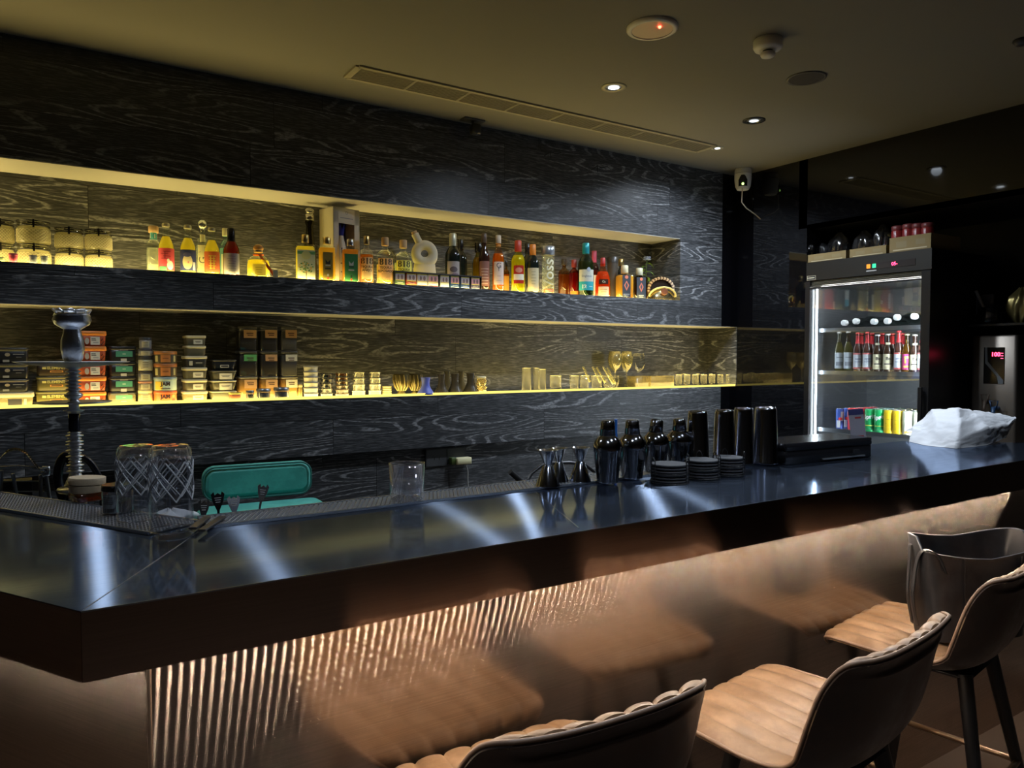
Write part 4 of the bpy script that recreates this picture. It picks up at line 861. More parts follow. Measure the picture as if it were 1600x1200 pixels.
# cans
def can(x, y, H, R, c, kind, label, shade=None):
    tt = T('drink_can', label, 'can', (x, y, S3+.006), face(x, y, .9), 'cans on the lower fridge shelf')
    MB().lathe([(R*.8, 0), (R, .008), (R, H*.92), (R*.86, H*.985)], 24).build('can_body', pm(c, .28, .25), tt)
    MB().lathe([(R*.86, H*.985), (R*.88, H), (R*.8, H), (R*.78, H*.985), (.001, H*.98)], 20, caps=(0, 0)).build('can_lid', SILV, tt)
    w_ = wrap_cyl(R+.0005)
    m = {'bull': [('r', (.65, .68, .72), R*.5, H*.62, R*.9, H*.45), ('r', (.65, .68, .72), -R*.5, H*.25, R*.9, H*.35), ('o', (.75, .05, .05), 0, H*.50, R*.5, H*.07)],
         'coke': [('p', (.85, .85, .85), [(-R*.2, H*.15), (R*.25, H*.4), (0, H*.6), (R*.2, H*.85), (R*.05, H*.85), (-R*.2, H*.6), (R*.05, H*.4), (-R*.35, H*.15)])], 'lime': [('t', (.9, .92, .9), 'Sprite', .034, 0, H*.66, .12, .001), ('r', (.75, .8, .1), 0, H*.28, R*2.2, H*.03), ('r', (.05, .3, .12), 0, H*.12, R*2.2, H*.06)],
         'tonic': [('r', (.45, .32, .02), 0, H*.60, R*1.3, H*.02), ('p', (.15, .1, .02), [(-R*.7, H*.40), (R*.7, H*.56), (R*.7, H*.60), (-R*.7, H*.44)]), ('r', (.7, .5, .05), 0, H*.2, R*1.5, H*.02)],
         'white': [('o', (.80, .82, .72), 0, H*.62, R*.8, H*.20), ('r', (.75, .78, .72), 0, H*.30, R*1.4, H*.25), ('r', (.8, .45, .1), 0, H*.12, R*1.5, H*.08), ('o', (.75, .55, .1), 0, H*.8, R*.3, H*.06)]}[kind]
    print_on(tt, m, w_, 'can_print'); return tt
cols = [(1314, .026, (.05, .10, .42), 'bull', 'blue and silver energy drink can'), (1334, .031, (.65, .03, .04), 'coke', 'red cola can'), (1361, .031, (.02, .42, .12), 'lime', 'green lemonade can, left column'), (1376, .031, (.02, .42, .12), 'lime', 'green lemonade can, right column'),
        (1391, .031, (.85, .58, .02), 'tonic', 'yellow tonic can, left column'), (1405, .031, (.85, .58, .02), 'tonic', 'yellow tonic can, right column'), (1421, .033, (.62, .66, .50), 'white', 'white-panelled can, left column'), (1438, .033, (.62, .66, .50), 'white', 'white-panelled can, right column')]
HC = onX(1370, 639, FX+.13).z-S3-.006
for px, R, c, kd, lab in cols:
    y = fy(px, FX+.13)
    for r_ in range(4):
        x = FX+.13+r_*.068
        can(x, y, HC*(.93 if kd == 'bull' else 1.), R*.92, c, kd, lab+', '+['front row', 'second row', 'third row', 'back row'][r_])
# bottles lying on the top shelf, caps outwards
lie = [(1320, 497, .10), (1338, 493, .13), (1366, 497, .10), (1387, 497, .10), (1402, 489, .12), (1429, 491, .10)]
for i, (px, py, dx) in enumerate(lie):
    x = FX+dx; q = onX(px, py, x); R = .034; zc = S1+.008+R+(.0 if i in (0, 2, 3) else .012*(i != 1)+.008)
    tt = T('lying_bottle', 'bottle lying on the top fridge shelf, round end outwards, %s from the left' % ['first', 'second', 'third', 'fourth', 'fifth', 'sixth'][i], 'bottle', (x, q.y, zc), 0, 'bottles lying on the top fridge shelf', rot=(0, PI/2, 0))
    MB().lathe([(.018, 0), (.0135, .004), (.0135, .07), (R, .13), (R, .29), (R*.8, .30)], 20).build('glass_body', bottleglass((.35, .45, .40)), tt)
    MB().lathe([(.012, -.014), (.0175, -.012), (.0175, .0), (.0175, .012)], 18).build('cap', pm((.72, .74, .74), .4), tt)
# cardboard trays on the roof of the fridge with bags and red jars
ZT = FZ+.001
tr = [(1261, 1323, 402, 412), (1326, 1386, 391, 405), (1388, 1456, 371, 396)]
for i, (x0, x1, yt, yb) in enumerate(tr):
    y0 = onX(x0, yb, FX+.01).y; y1 = onX(x1, yb, FX+.01).y; h = onX((x0+x1)/2, yt, FX+.01).z-ZT; h = max(.05, min(.09, h+.01))
    tt = T('cardboard_tray', ['low cardboard tray on the fridge, left of three', 'printed cardboard tray on the fridge, middle of three', 'cardboard tray on the fridge under the red jars'][i], 'tray', (FX+.01+.15, (y0+y1)/2, ZT), -PI/2, 'cardboard trays on the fridge')
    W = y0-y1-.006; b = MB(); D = .30; q = .003
    b.box((-W/2, -D/2, 0), (W/2, D/2, q)); b.box((-W/2, -D/2, 0), (W/2, -D/2+q, h)); b.box((-W/2, D/2-q, 0), (W/2, D/2, h)); b.box((-W/2, -D/2, 0), (-W/2+q, D/2, h)); b.box((W/2-q, -D/2, 0), (W/2, D/2, h))
    b.build('carton', pm((.26, .19, .08), .8), tt); print_on(tt, [('r', (.26, .20, .09), -W*.2, h*.5, W*.25, h*.4), ('r', (.26, .20, .09), W*.25, h*.55, W*.22, h*.35), ('r', (.55, .46, .28), 0, h*.15, W*.8, h*.08)], wrap_flat(-D/2))
    tt['c'] = (y0+y1)/2
r = random.Random(11)
def blob(name, label, cat, c, rx, ry, h, m, seed, group=None):
    r = random.Random(seed); ph = [r.random()*6 for _ in range(6)]; rings = []
    for i in range(13):
        f = i/12; prof = (math.sin(PI*min(1, f*.80+.10))**.7)*(1-.75*max(0, f-.75)*4*.8)
        ring = []
        for j in range(40):
            a = 2*PI*j/40; k = 1+.12*math.sin(3*a+ph[0]+f*2)+.08*math.sin(7*a+ph[1]-f*5)+.06*math.sin(13*a+ph[2]+f*8)*f
            ring.append((rx*prof*k*math.cos(a), ry*prof*k*math.sin(a), h*f+.006*math.sin(5*a+ph[3])*f))
        rings.append(ring)
    o = MB().loft(rings, (1, 1)).build(name, m); o.location = c; tag(o, label, cat, group); return o
PB = clear((.7, .7, .72), .18, .8, .15, .25, (.12, .12, .13))
for i, (px, hh, rr, lab) in enumerate(((1280, .12, .058, 'dark tied plastic bag on the fridge, leftmost'), (1310, .15, .060, 'clear grey plastic bag on the fridge, biggest of the bags'), (1348, .14, .058, 'dim plastic bag behind the middle cardboard tray'), (1376, .16, .048, 'knotted clear plastic bag left of the red jars'))):
    q = onX(px, 400, FX+.16); blob('plastic_bag', lab, 'bag', (FX+.17, q.y, ZT+.004), rr, rr, hh+.03, PB if i else pm((.03, .03, .032), .3), i+2, 'plastic bags on the fridge')
for i, px in enumerate((1405, 1422, 1437, 1452)):
    q = onX(px, 385, FX+.12); h = onX(px, (354, 351, 350, 349)[i], FX+.12).z-ZT-.004
    tt = T('red_jar', 'red jar in the right cardboard tray on the fridge, %s' % ['leftmost', 'second from the left', 'third from the left', 'rightmost'][i], 'jar', (FX+.10, q.y, ZT+.0035), 0, 'red jars on the fridge')
    MB().lathe([(.028, 0), (.031, .01), (.031, h*.8), (.028, h*.84)], 20).build('jar_body', pm((.30, .03, .03), .25), tt); MB().lathe([(.030, h*.84), (.031, h*.86), (.031, h*.98), (.028, h)], 20).build('lid', pm((.22, .05, .05), .3), tt)
# hot water dispenser beyond the fridge, against the far alcove wall
DX = 4.32
a = onX(1517, 600, DX); c = onX(1588, 600, DX); zt_ = onX(1550, 524, DX).z; W = a.y-c.y
t = T('water_dispenser', 'steel boiling-water dispenser with a red temperature display', 'water dispenser', (DX, (a.y+c.y)/2, .0), -PI/2)
z0 = .62
MB().rbox((0, .12, z0), W, .24, zt_-z0, .015).build('housing', pm((.22, .19, .16), .4, .8), t)
MB().rbox((0, .12, 0), W*.9, .22, z0-.001, .01).build('stand', FBLK, t)
pa = onX(1538, 543, DX); pc = onX(1569, 600, DX); px0 = -(pa.y-(a.y+c.y)/2); px1 = -(pc.y-(a.y+c.y)/2)
plate(t, 0, px0, px1, pc.z, pa.z, (.012, .012, .012), [('p', (.14, .15, .16), [(px0+.004, pa.z), (px0+.016, pa.z), (px0+.020, pa.z-.075), (px1-.004, pc.z+.02), (px1-.004, pc.z), (px1-.028, pc.z), (px1-.035, pc.z+.04), (px0+.008, pa.z-.085)])], 'control_panel', .003, .1)
for b_ in marks_mesh([('t', (1, 0, 0), '100', .030, (px0+px1)/2+.008, onX(1555, 554, DX).z, 0, .001)]+[('r', (1, 0, 0), px1-.012, onX(1555, 552+4*k, DX).z, .012, .003) for k in range(3)], wrap_flat(-.0035)).values(): b_.build('red_digits', emit((1., .04, .10), 7.), t)
for i, (px, cc) in enumerate(((1545, (.10, .07, .05)), (1559, (.02, .06, .14)))):
    y = -(onX(px, 640, DX).y-(a.y+c.y)/2); z = onX(px, 632 if i else 622, DX).z
    b = MB(); b.tube([(y, 0, z-.02), (y, -.05, z-.02), (y, -.055, z-.06)], [.012, .012, .008], 12); b.tube([(y-.02, -.045, z+.02), (y+.02, -.045, z+.02), (y+.012, -.045, z-.02), (y-.012, -.045, z-.02)], .004, 8, True); b.build('tap', pm(cc, .4), t, ['brown tap', 'blue tap'][i])
# shelf with dark bag of utensils above the dispenser
q0 = onX(1520, 452, DX+.05); q1 = onX(1560, 503, DX+.05)
t = T('wall_shelf', 'small black shelf on the wall above the steel water dispenser', 'shelf', (DX+.12, (q0.y+q1.y)/2, q1.z-.01), -PI/2)
MB().box((-.06, -.12, -.012), (.50, .129, 0)).build('board', FBLK, t)
t = T('steel_canister', 'dark steel canister with a tilted paddle in it above the dispenser', 'canister', (DX+.10, (q0.y+q1.y)/2, q1.z-.0095), 0)
hh = (q0.z-q1.z)*.5; MB().lathe([(.055, 0), (.058, .005), (.058, hh), (.054, hh)], 24, caps=(1, 0)).build('canister_body', pm((.16, .17, .2), .22, 1.), t)
MB().tube([(-.03, -.02, .01), (-.05, .05, hh*2.0)], .009, 8).build('paddle', pm((.35, .36, .40), .3, .6), t)
MB().rbox((.01, .03, hh*.6), .012, .09, hh*1.2, .004).build('folded_film', pm((.10, .11, .15), .25), t)
q = onX(1587, 470, DX+.05); blob('gold_bag', 'crumpled gold foil bag on the black shelf at the right edge', 'bag', (DX+.12, q.y, q1.z-.0095), .07, .06, .19, pm((.32, .26, .10), .3, .8), 31)

# ------------------------------------------------------------------ lower niche: stacked tubs, canisters and glassware
def tub(x0, x1, yt, yb, Y, body, lid, label, name='plastic_tub', cat='tub', marks=None, lidh=.24, taper=.93, group=None, z=None, d=.10, lidw=1.05, sheet=None, rnd=.012):
    """a lidded tub; yt, yb rows where its lid top and its foot show"""
    xc = (x0+x1)/2; a = onY(x0, yb, Y); c = onY(x1, yb, Y); W = (c.x-a.x)/lidw
    z0 = onY(xc, yb, Y).z if z is None else z; h = onY(xc, yt, Y).z-z0-.0008
    t = T(name, label, cat, ((a.x+c.x)/2, Y+d/2, z0), 0, group)
    MB().rbox((0, 0, 0), W, d*.96, h*(1-lidh), rnd, .003, taper=taper).build('tub_body', body, t)
    MB().rbox((0, 0, h*(1-lidh)+.0002), W*lidw, d, h*lidh, rnd, .0025).build('lid', lid, t)
    if sheet: plate(t, -d*.48-.001, sheet[0]*W, sheet[1]*W, sheet[2]*h, sheet[3]*h, sheet[4], [(m[0], m[1], *[v*W if i in (0, 2) else v*h for i, v in enumerate(m[2:])]) if m[0] in 'ro' else m for m in (sheet[5] if len(sheet) > 5 else ())], thick=.0012)
    if marks: print_on(t, marks(W, h), wrap_flat(-d*.48-.0004))
    return t, h+z0+.001
def stack(x0, x1, rows, Y, fn):
    """rows of (ytop, ybottom) from the shelf up; fn builds one on the given z"""
    z = SHELF2
    for i, (yt, yb) in enumerate(rows):
        z = fn(i, x0, x1, yt, yb, Y, z)
ORD = ['lowest', 'second from the bottom', 'third from the bottom', 'fourth from the bottom', 'fifth from the bottom', 'topmost']
def nth(i, n): return ORD[5] if i == n-1 else ORD[i]
DKT = pm((.018, .019, .022), .3); HZ = clear((.9, .88, .75), .05, .35, .15, .5, (.60, .55, .36)); LIDC = pm((.66, .60, .40), .45)
PAPER = (.80, .76, .58)
def wr(W, h, x, z, w_, n=2, c=(.08, .08, .08)): return [('r', c, x*W, (z-.09*k)*h, w_*W*(1-.2*k), .045*h) for k in range(n)]
# far left: pale tub below three black boxes
def f(i, x0, x1, yt, yb, Y, z):
    if i == 0: return tub(-14, 54, yt, yb, Y, HZ, LIDC, 'clear tub with a pale lid under the black boxes, far left', lidh=.34, z=z, d=.13, sheet=(-.12, .22, .1, .55, (.04, .04, .05)), marks=lambda W, h: [('r', (.75, .70, .45), .30*W, .32*h, .07*W, .42*h), ('r', (.60, .25, .22), -.08*W, .3*h, .06*W, .36*h), ('r', (.7, .65, .5), .08*W, .5*h, .2*W, .05*h)])[1]
    t, zz = tub(-16, 46, yt, yb, Y, DKT, pm((.03, .03, .03), .3), 'black box at the far left, %s of the three' % ['', 'lowest', 'middle', 'topmost'][i], name='black_box', cat='box', lidh=.16, taper=.98, z=z, d=.12, group='black boxes at the far left',
        marks=lambda W, h: [('r', (.35, .30, .12) if i > 1 else (.45, .35, .25), .10*W, .80*h, .72*W, .04*h), ('o', (.35, .30, .22), -.06*W, .56*h, .07*W, .11*h), ('r', (.30, .30, .30), .24*W, .58*h, .30*W, .05*h), ('r', (.16, .16, .17), .24*W, .40*h, .15*W, .05*h), ('r', (.28, .29, .30), -.10*W, .16*h, .17*W, .15*h)])
    return zz
stack(0, 46, [(613, 640), (592.5, 614), (568, 592), (543, 567)], 3.46, f)
# olive ELEMENT tins
def f(i, x0, x1, yt, yb, Y, z):
    c = [(.16, .14, .035), (.13, .11, .035), (.045, .03, .018)][i]
    return tub(x0, x1, yt, yb, Y, pm(c, .4), pm(tuple(q*.8 for q in c), .4), 'olive square tub with gold lettering, %s of its stack of three' % ['lowest', 'middle', 'topmost'][i], lidh=.18, taper=.99, z=z, d=.11, group='olive tubs',
        marks=lambda W, h: [('t', (.62, .55, .18), 'ELEMENT', .015, .12*W, .62*h, 0, .0004), ('r', (.62, .55, .18), -.26*W, .62*h, .13*W, .16*h), ('r', (.60, .28, .06), .13*W, .36*h, .42*W, .14*h), ('r', (.08, .05, .02), .13*W, .36*h, .34*W, .07*h)])[1]
stack(56, 108, [(611, 635.5), (588, 611), (567, 588)], 3.49, f)
# orange tubs
def f(i, x0, x1, yt, yb, Y, z):
    return tub(x0, x1, yt, yb, Y, pm((.52, .10, .03), .4), pm((.80, .26, .04), .4), 'orange lidded tub, %s of the five behind the hookah' % ORD[i if i < 4 else 5], lidh=.30, z=z, d=.11, group='orange tubs',
        marks=lambda W, h: [('r', (.70, .68, .62), .10*W, .36*h, .34*W, .52*h), ('r', (.05, .05, .05), .04*W, .50*h, .16*W, .05*h), ('r', (.05, .05, .05), .05*W, .40*h, .18*W, .05*h), ('r', (.4, .4, .4), .12*W, .24*h, .2*W, .06*h), ('o', (.45, .42, .40), -.2*W, .34*h, .08*W, .22*h)]+[('o', (.06, .02, .02), .33*W+.03*W*((k*5) % 4), (.12+.07*k)*h, .02*W, .04*h) for k in range(6)])[1]
stack(122, 167, [(612, 636), (588, 612), (564.5, 588), (541, 564.5), (517, 541)], 3.47, f)
# dark boxes with teal labels
def f(i, x0, x1, yt, yb, Y, z):
    lab = ['lowest', 'second', 'third', 'topmost']
    return tub(x0, x1, yt, yb, Y, DKT if i else HZ, DKT, 'black box with a teal label, %s in its stack' % ['lowest', 'second from the bottom', 'third from the bottom', 'topmost'][i], name='labelled_box', cat='box', lidh=.22, taper=.98, z=z, d=.11, group='teal-labelled boxes',
        marks=lambda W, h: [('r', (.06, .27, .20) if i else (.12, .50, .25), .05*W, .50*h, .62*W, .38*h), ('r', (.4, .55, .48), .05*W, .50*h, .12*W, .06*h), ('r', (.42, .42, .42), .03*W, .10*h, .22*W, .2*h), ('r', (.3, .3, .32), .05*W, .76*h, .3*W, .04*h)])[1]
stack(170, 214, [(612, 634.5), (588, 612), (565, 588), (541, 565)], 3.50, f)
# narrow stack of mixed jars
spec = [(609, 632.5, (.62, .55, .28), (.75, .70, .38), 'cream jar, lowest in the narrow stack of mixed jars'), (595, 609, (.25, .22, .15), (.62, .30, .18), 'jar with a coral band in the narrow mixed stack'), (579, 595, (.20, .20, .20), (.05, .05, .05), 'grey jar in the middle of the narrow mixed stack'), (556, 579, (.60, .58, .36), (.05, .05, .05), 'jar with a cream speckled label in the narrow mixed stack'), (545, 556, (.3, .3, .26), (.05, .05, .06), 'small dark-lidded jar near the top of the narrow mixed stack'), (527, 545, (.30, .30, .30), (.05, .055, .065), 'small bottle-like jar on top of the narrow mixed stack')]
z = SHELF2
for i, (yt, yb, c, lc, lab) in enumerate(spec):
    p = onY(227, yt, 3.50); R = radius(216, 239, p)*(1 if i < 5 else .85); h = p.z-z-.001
    t = T('small_jar', lab, 'jar', (p.x, 3.50, z), face(p.x, 3.5))
    MB().lathe([(R*.95, 0), (R, .003), (R, h*.72), (R*.92, h*.75)], 24).build('jar_body', pm(c, .35), t); MB().lathe([(R*.98, h*.75), (R, h*.77), (R, h*.97), (R*.95, h)], 24).build('lid', pm(lc, .35), t)
    paper(t, R, h*.1, h*.65, R*1.3, (.66, .62, .42), [('r', (.25, .2, .1), 0, h*(.25+.15*k), R*.8, h*.04) for k in range(3)])
    z = p.z
# round tins
spec = [(609.5, 629.5, (.75, .18, .05), (.70, .17, .06), 'JAM.', (.05, .02, .02), 'orange round tin with dark lettering, lowest of the tin stack'), (588.5, 609, (.45, .58, .55), (.40, .50, .46), 'JAM.', (.05, .03, .02), 'blue and yellow round tin with dark lettering, second of the tin stack'), (567.5, 587, (.07, .05, .03), (.50, .18, .05), '', 0, 'black tin with an orange patch, third of the tin stack'), (548.5, 567, (.06, .05, .03), (.50, .20, .05), '', 0, 'black tin with an orange patch, topmost of the tin stack')]
z = SHELF2
for i, (yt, yb, c, lc, tx, tc_, lab) in enumerate(spec):
    p = onY(258, yt, 3.49); R = radius(240, 277, p); h = p.z-z-.001
    t = T('round_tin', lab, 'tin', (p.x, 3.49, z), face(p.x, 3.49))
    MB().lathe([(R*.96, 0), (R*.98, .003), (R*.97, h*.74)], 30).build('tin_body', pm(c, .35), t); MB().lathe([(R, h*.74), (R*1.01, h*.76), (R*1.01, h*.96), (R*.96, h)], 30).build('lid', pm(lc, .35), t)
    if tx: mk = ([('r', (.80, .55, .06), -R*.62, h*.36, R*.75, h*.62)] if i else [('o', (.55, .08, .03), R*.8, h*.2, R*.2, h*.12), ('o', (.8, .35, .1), R*.75, h*.55, R*.2, h*.12)])+[('t', tc_, 'JAM', .022, 0, h*.48, 0, .001), ('r', (.08, .04, .03), 0, h*.12, R*.8, h*.07)]
    else: mk = [('r', (.60, .22, .05), 0, h*.38, R*.85, h*.62), ('r', (.5, .45, .2), -R*.85, h*.38, R*.3, h*.5), ('r', (.5, .45, .2), R*.85, h*.38, R*.25, h*.5), ('r', (.3, .1, .03), 0, h*.4, R*.5, h*.1)]
    print_on(t, mk, wrap_cyl(R*.985)); z = p.z
# clear tubs with pale lids
def f(i, x0, x1, yt, yb, Y, z):
    s = (1, .94, .94, .94, .84, .84)[i]; m = (x1-x0)*(1-s)/2
    b_ = HZ if i != 3 else pm((.05, .045, .035), .3)
    return tub(x0+m, x1-m, yt, yb, Y, b_, LIDC, 'clear pale-lidded tub, %s in the stack of six' % ORD[i], z=z, d=.11, lidh=.26, group='clear tubs with pale lids',
        marks=lambda W, h: ([('r', PAPER, .08*W, .36*h, .46*W, .44*h)]+wr(W, h, .08, .42, .3, 2, (.1, .08, .05))) if i not in (3, 4) else ([('r', (.5, .48, .36), -.25*W, .36*h, .16*W, .4*h), ('r', (.35, .33, .25), .12*W, .4*h, .3*W, .1*h)] if i == 3 else []))[1]
stack(288, 326, [(611, 628.5), (592.5, 611), (574, 592), (556, 574), (540, 556), (524, 540)], 3.47, f)
# second stack of tapered tubs
def f(i, x0, x1, yt, yb, Y, z):
    b_ = [pm((.20, .20, .13), .4), HZ, HZ, DKT][i]
    return tub(x0, x1, yt, yb, Y, b_, [LIDC, LIDC, pm((.10, .10, .08), .4), pm((.03, .03, .03), .4)][i], 'tapered food tub, %s of the stack of four beside the canisters' % ['lowest', 'second from the bottom', 'third from the bottom', 'topmost'][i], z=z, d=.11, lidh=.14, taper=.82, group='tapered tubs',
        marks=lambda W, h: ([('r', PAPER, .05*W, .42*h, .52*W, .62*h)]+wr(W, h, .05, .5, .36, 2) if i in (1, 2) else [('r', (.42, .42, .40), .0, .4*h, .36*W, .26*h), ('r', (.03, .03, .03), 0, .4*h, .30*W, .16*h)] if i == 3 else []))[1]
stack(331, 371, [(611, 627.5), (594.5, 611), (579, 594.5), (562, 579)], 3.48, f)
# nine canisters, three by three
CN = ['left', 'middle', 'right']; RN = ['bottom', 'middle', 'top']
for ci, (x0, x1) in enumerate(((373, 403), (407, 435), (439, 466))):
    z = SHELF2
    for ri, yt in enumerate((588, 548, 510)):
        Y = 3.50; xc = (x0+x1)/2; a = onY(x0, 560, Y); c = onY(x1, 560, Y); W = c.x-a.x; h = onY(xc, yt, Y).z-z-.001
        full = [(.62, .33, .07), (.025, .02, .015), (.018, .016, .015)][ri]
        if ci == 2 and ri: full = (.09, .085, .08)
        t = T('storage_canister', 'clear square canister, %s row, %s column of the nine' % (RN[ri], CN[ci]), 'canister', ((a.x+c.x)/2, Y+W/2, z), 0, 'square canisters')
        MB().rbox((0, 0, 0), W*.96, W*.96, h*.9, .01, .003).build('canister_body', clear((.9, .9, .88), .07, .6), t)
        MB().rbox((0, 0, .003), W*.90, W*.90, h*(.80 if ri else .86), .009, .003).build('contents', pm(full, .6), t)
        MB().rbox((0, 0, h*.9+.0003), W, W, h*.1-.0006, .010, .003).build('lid', pm((.20, .18, .13) if ri == 0 else (.05, .05, .05), .3), t)
        lc = (.62, .36, .16) if not (ci == 2 and ri != 2) and not (ci == 0 and ri == 1) else ((.12, .42, .14) if ci == 0 else (.70, .66, .52))
        plate(t, -W*.48-.0008, -.22*W, .44*W, h*(.48 if ri != 1 else .55)-(0 if ri == 0 else -.05*h), h*(.86), lc, [('r', (.10, .05, .03), .10*W, h*.72, W*.36, h*.04), ('r', (.10, .05, .03), .12*W, h*.64, W*.3, h*.035)])
        z += h+.001
# small jars in front
for x0, x1, yt, c, lab in ((384, 397, 610, (.02, .02, .02), 'small black-filled jar in front of the canisters, leftmost of three'), (400, 423, 607, (.10, .12, .16), 'small steel-lidded jar in front of the canisters, middle of three'), (427, 452, 605, (.10, .12, .16), 'small steel-lidded jar in front of the canisters, rightmost of three')):
    Y = 3.44; p = onY((x0+x1)/2, yt, Y); R = radius(x0, x1, p); h = p.z-SHELF2
    t = T('spice_jar', lab, 'jar', (p.x, Y, SHELF2), 0, 'small jars before the canisters')
    MB().lathe([(R*.92, 0), (R*.95, .003), (R*.95, h*.74)], 22).build('jar_body', clear((.8, .82, .88), .15, .6, .05, .3, (.2, .2, .22)), t); MB().lathe([(R*.8, .003), (R*.8, h*.6)], 18).build('contents', pm(c, .5), t)
    MB().lathe([(R, h*.74), (R, h*.96), (R*.92, h)], 24).build('lid', pm((.35, .37, .40), .3, .8), t)
t, _ = tub(360, 378, 613, 627, 3.43, pm((.45, .16, .08), .4), pm((.70, .55, .1), .4), 'small orange and yellow tub in front of the tapered tubs', z=SHELF2, d=.05)
t, _ = tub(466, 474, 600, 621, 3.52, pm((.65, .52, .2), .4), LIDC, 'narrow yellow-lit tub between the canisters and the white cups', z=SHELF2, d=.06)
# stacks of cups
def cup_stack(x0, x1, yt, n, m, label, group, Y=3.48, rim=None, fill=None, inv=0):
    p = onY((x0+x1)/2, yt, Y); R = radius(x0, x1, p); h = (p.z-SHELF2)/n
    for i in range(n):
        t = T('stacked_cup', '%s, %s' % (label, nth(i, n)), 'cup', (p.x, Y, SHELF2+i*h), 0, group)
        hh = h-.0006; MB().lathe([(R*.90, 0), (R*.92, .002), (R*.97, hh-.004), (R, hh-.003), (R, hh), (R*.92, hh), (R*.85, .004), (.001, .004)], 24, caps=(1, 0)).build('cup_body', m, t)
        if fill: MB().lathe([(R*.8, .005), (R*.84, hh*.7)], 20).build('contents', fill, t)
        if rim: MB().tube([(R*.99*math.cos(a*PI/10), R*.99*math.sin(a*PI/10), hh-.003) for a in range(20)], .002, 5, True).build('rim', rim, t)
cup_stack(474, 497, 572, 6, pm((.68, .66, .54), .4), 'white cup in the stack beside the canisters', 'stack of white cups', rim=pm((.25, .23, .18), .5))
CG = clear((.95, .95, .92), .10, .65)
cup_stack(500, 520, 583, 5, CG, 'glass cup with black rims in the dark stack', 'dark glass cup stack', fill=pm((.02, .02, .018), .4), rim=BLACKM)
cup_stack(523, 545, 582, 6, CG, 'glass cup with amber contents in the amber stack', 'amber glass cup stack', fill=liquid((.55, .22, .03), .4), rim=pm((.12, .07, .02), .3))
cup_stack(549, 571, 581, 4, CG, 'clear glass cup in the left clear stack', 'left clear cup stack', rim=pm((.7, .7, .6), .1, 1.))
cup_stack(575, 596, 581, 4, CG, 'clear glass cup in the right clear stack', 'right clear cup stack', rim=pm((.7, .7, .6), .1, 1.))
cup_stack(597, 612, 603, 4, pm((.55, .48, .25), .4), 'small cream cup in the short stack', 'short cream cup stack', Y=3.53)
# vases and hookah bowls
VP = [(.80, 0), (1, .03), (.92, .12), (.62, .34), (.46, .52), (.44, .72), (.50, .92), (.52, 1)]
def vase(x0, x1, yt, m, label, Y, name='small_vase', sc_=1.):
    p = onY((x0+x1)/2, yt, Y); R = radius(x0, x1, p); H = p.z-SHELF2
    t = T(name, label, 'vase', (p.x, Y, SHELF2), 0)
    MB().lathe([(r*R, f*H) for r, f in VP], 28).build('vase_body', m, t); MB().lathe([(.53*R, H*.965), (.55*R, H*.985), (.50*R, H), (.42*R, H*.99), (.40*R, H*.9)], 24, caps=(0, 1)).build('rim', m, t)
BR = pm((.05, .04, .018), .25); 
for k, (x0, x1, yt) in enumerate(((614, 640, 584), (637, 660, 584))):
    Y = 3.50; p = onY((x0+x1)/2, yt, Y); R = radius(x0, x1, p); H = p.z-SHELF2
    t = T('carved_cup', ['dark bronze ribbed cup, left of the pair beside the glass stacks', 'dark bronze ribbed cup, right of the pair, partly behind the violet vase'][k], 'cup', (p.x, Y, SHELF2), 0, 'dark ribbed cups')
    MB().lathe([(R*.5, 0), (R*.6, .004), (R*.35, H*.16), (R*.8, H*.4), (R, H*.75), (R*.92, H)], 26).build('cup_body', pm((.10, .08, .03), .3, .6), t)
    b = MB()
    for j in range(12): a = 2*PI*j/12; b.tube([(R*f*math.cos(a+q), R*f*math.sin(a+q), H*z_) for f, z_, q in ((.45, .2, 0), (.83, .4, .1), (1.01, .7, 0), (.95, .95, -.1))], .0035, 5)
    b.build('ribs', pm((.30, .24, .10), .3, .7), t)
vase(651, 679, 590, pm((.12, .16, .62), .45), 'violet-blue flared vase on the lower shelf', 3.44)
for k, (x0, x1, yt) in enumerate(((678, 702, 585), (698, 724, 584), (722, 749, 583))):
    vase(x0, x1, yt, pm((.035, .032, .028), .18), 'dark glossy flared vase, %s' % ['just right of the violet vase', 'middle of the dark three', 'left of the small glass figure'][k], 3.48)
for k, (x0, x1) in enumerate(((690, 708), (712, 730))): vase(x0, x1, 580, pm((.05, .045, .03), .2), 'dim bronze vase standing in the row behind, %s' % ['left one', 'right one'][k], 3.58)
Y = 3.46; p = onY(752, 588, Y); H = p.z-SHELF2; R = radius(744, 760, p)
t = T('glass_figure', 'small knobbly clear glass figure jar on the lower shelf', 'jar', (p.x, Y, SHELF2))
b = MB(); b.lathe([(R*.9, 0), (R, .004), (R*.95, H*.3), (R*.7, H*.42), (R*.85, H*.5), (R*.95, H*.7), (R*.8, H*.86)], 22); 
for k in range(14): a = k*2.4; b.ball((R*.9*math.cos(a), R*.9*math.sin(a), H*(.1+.05*k)), R*.22, 8)
b.build('jar_body', clear((.9, .85, .6), .2, .6, .05, .4, (.6, .5, .25)), t); MB().lathe([(R*.9, H*.88), (R*.95, H*.9), (R*.95, H*.97), (R*.8, H)], 20).build('lid', pm((.65, .6, .4), .3), t)
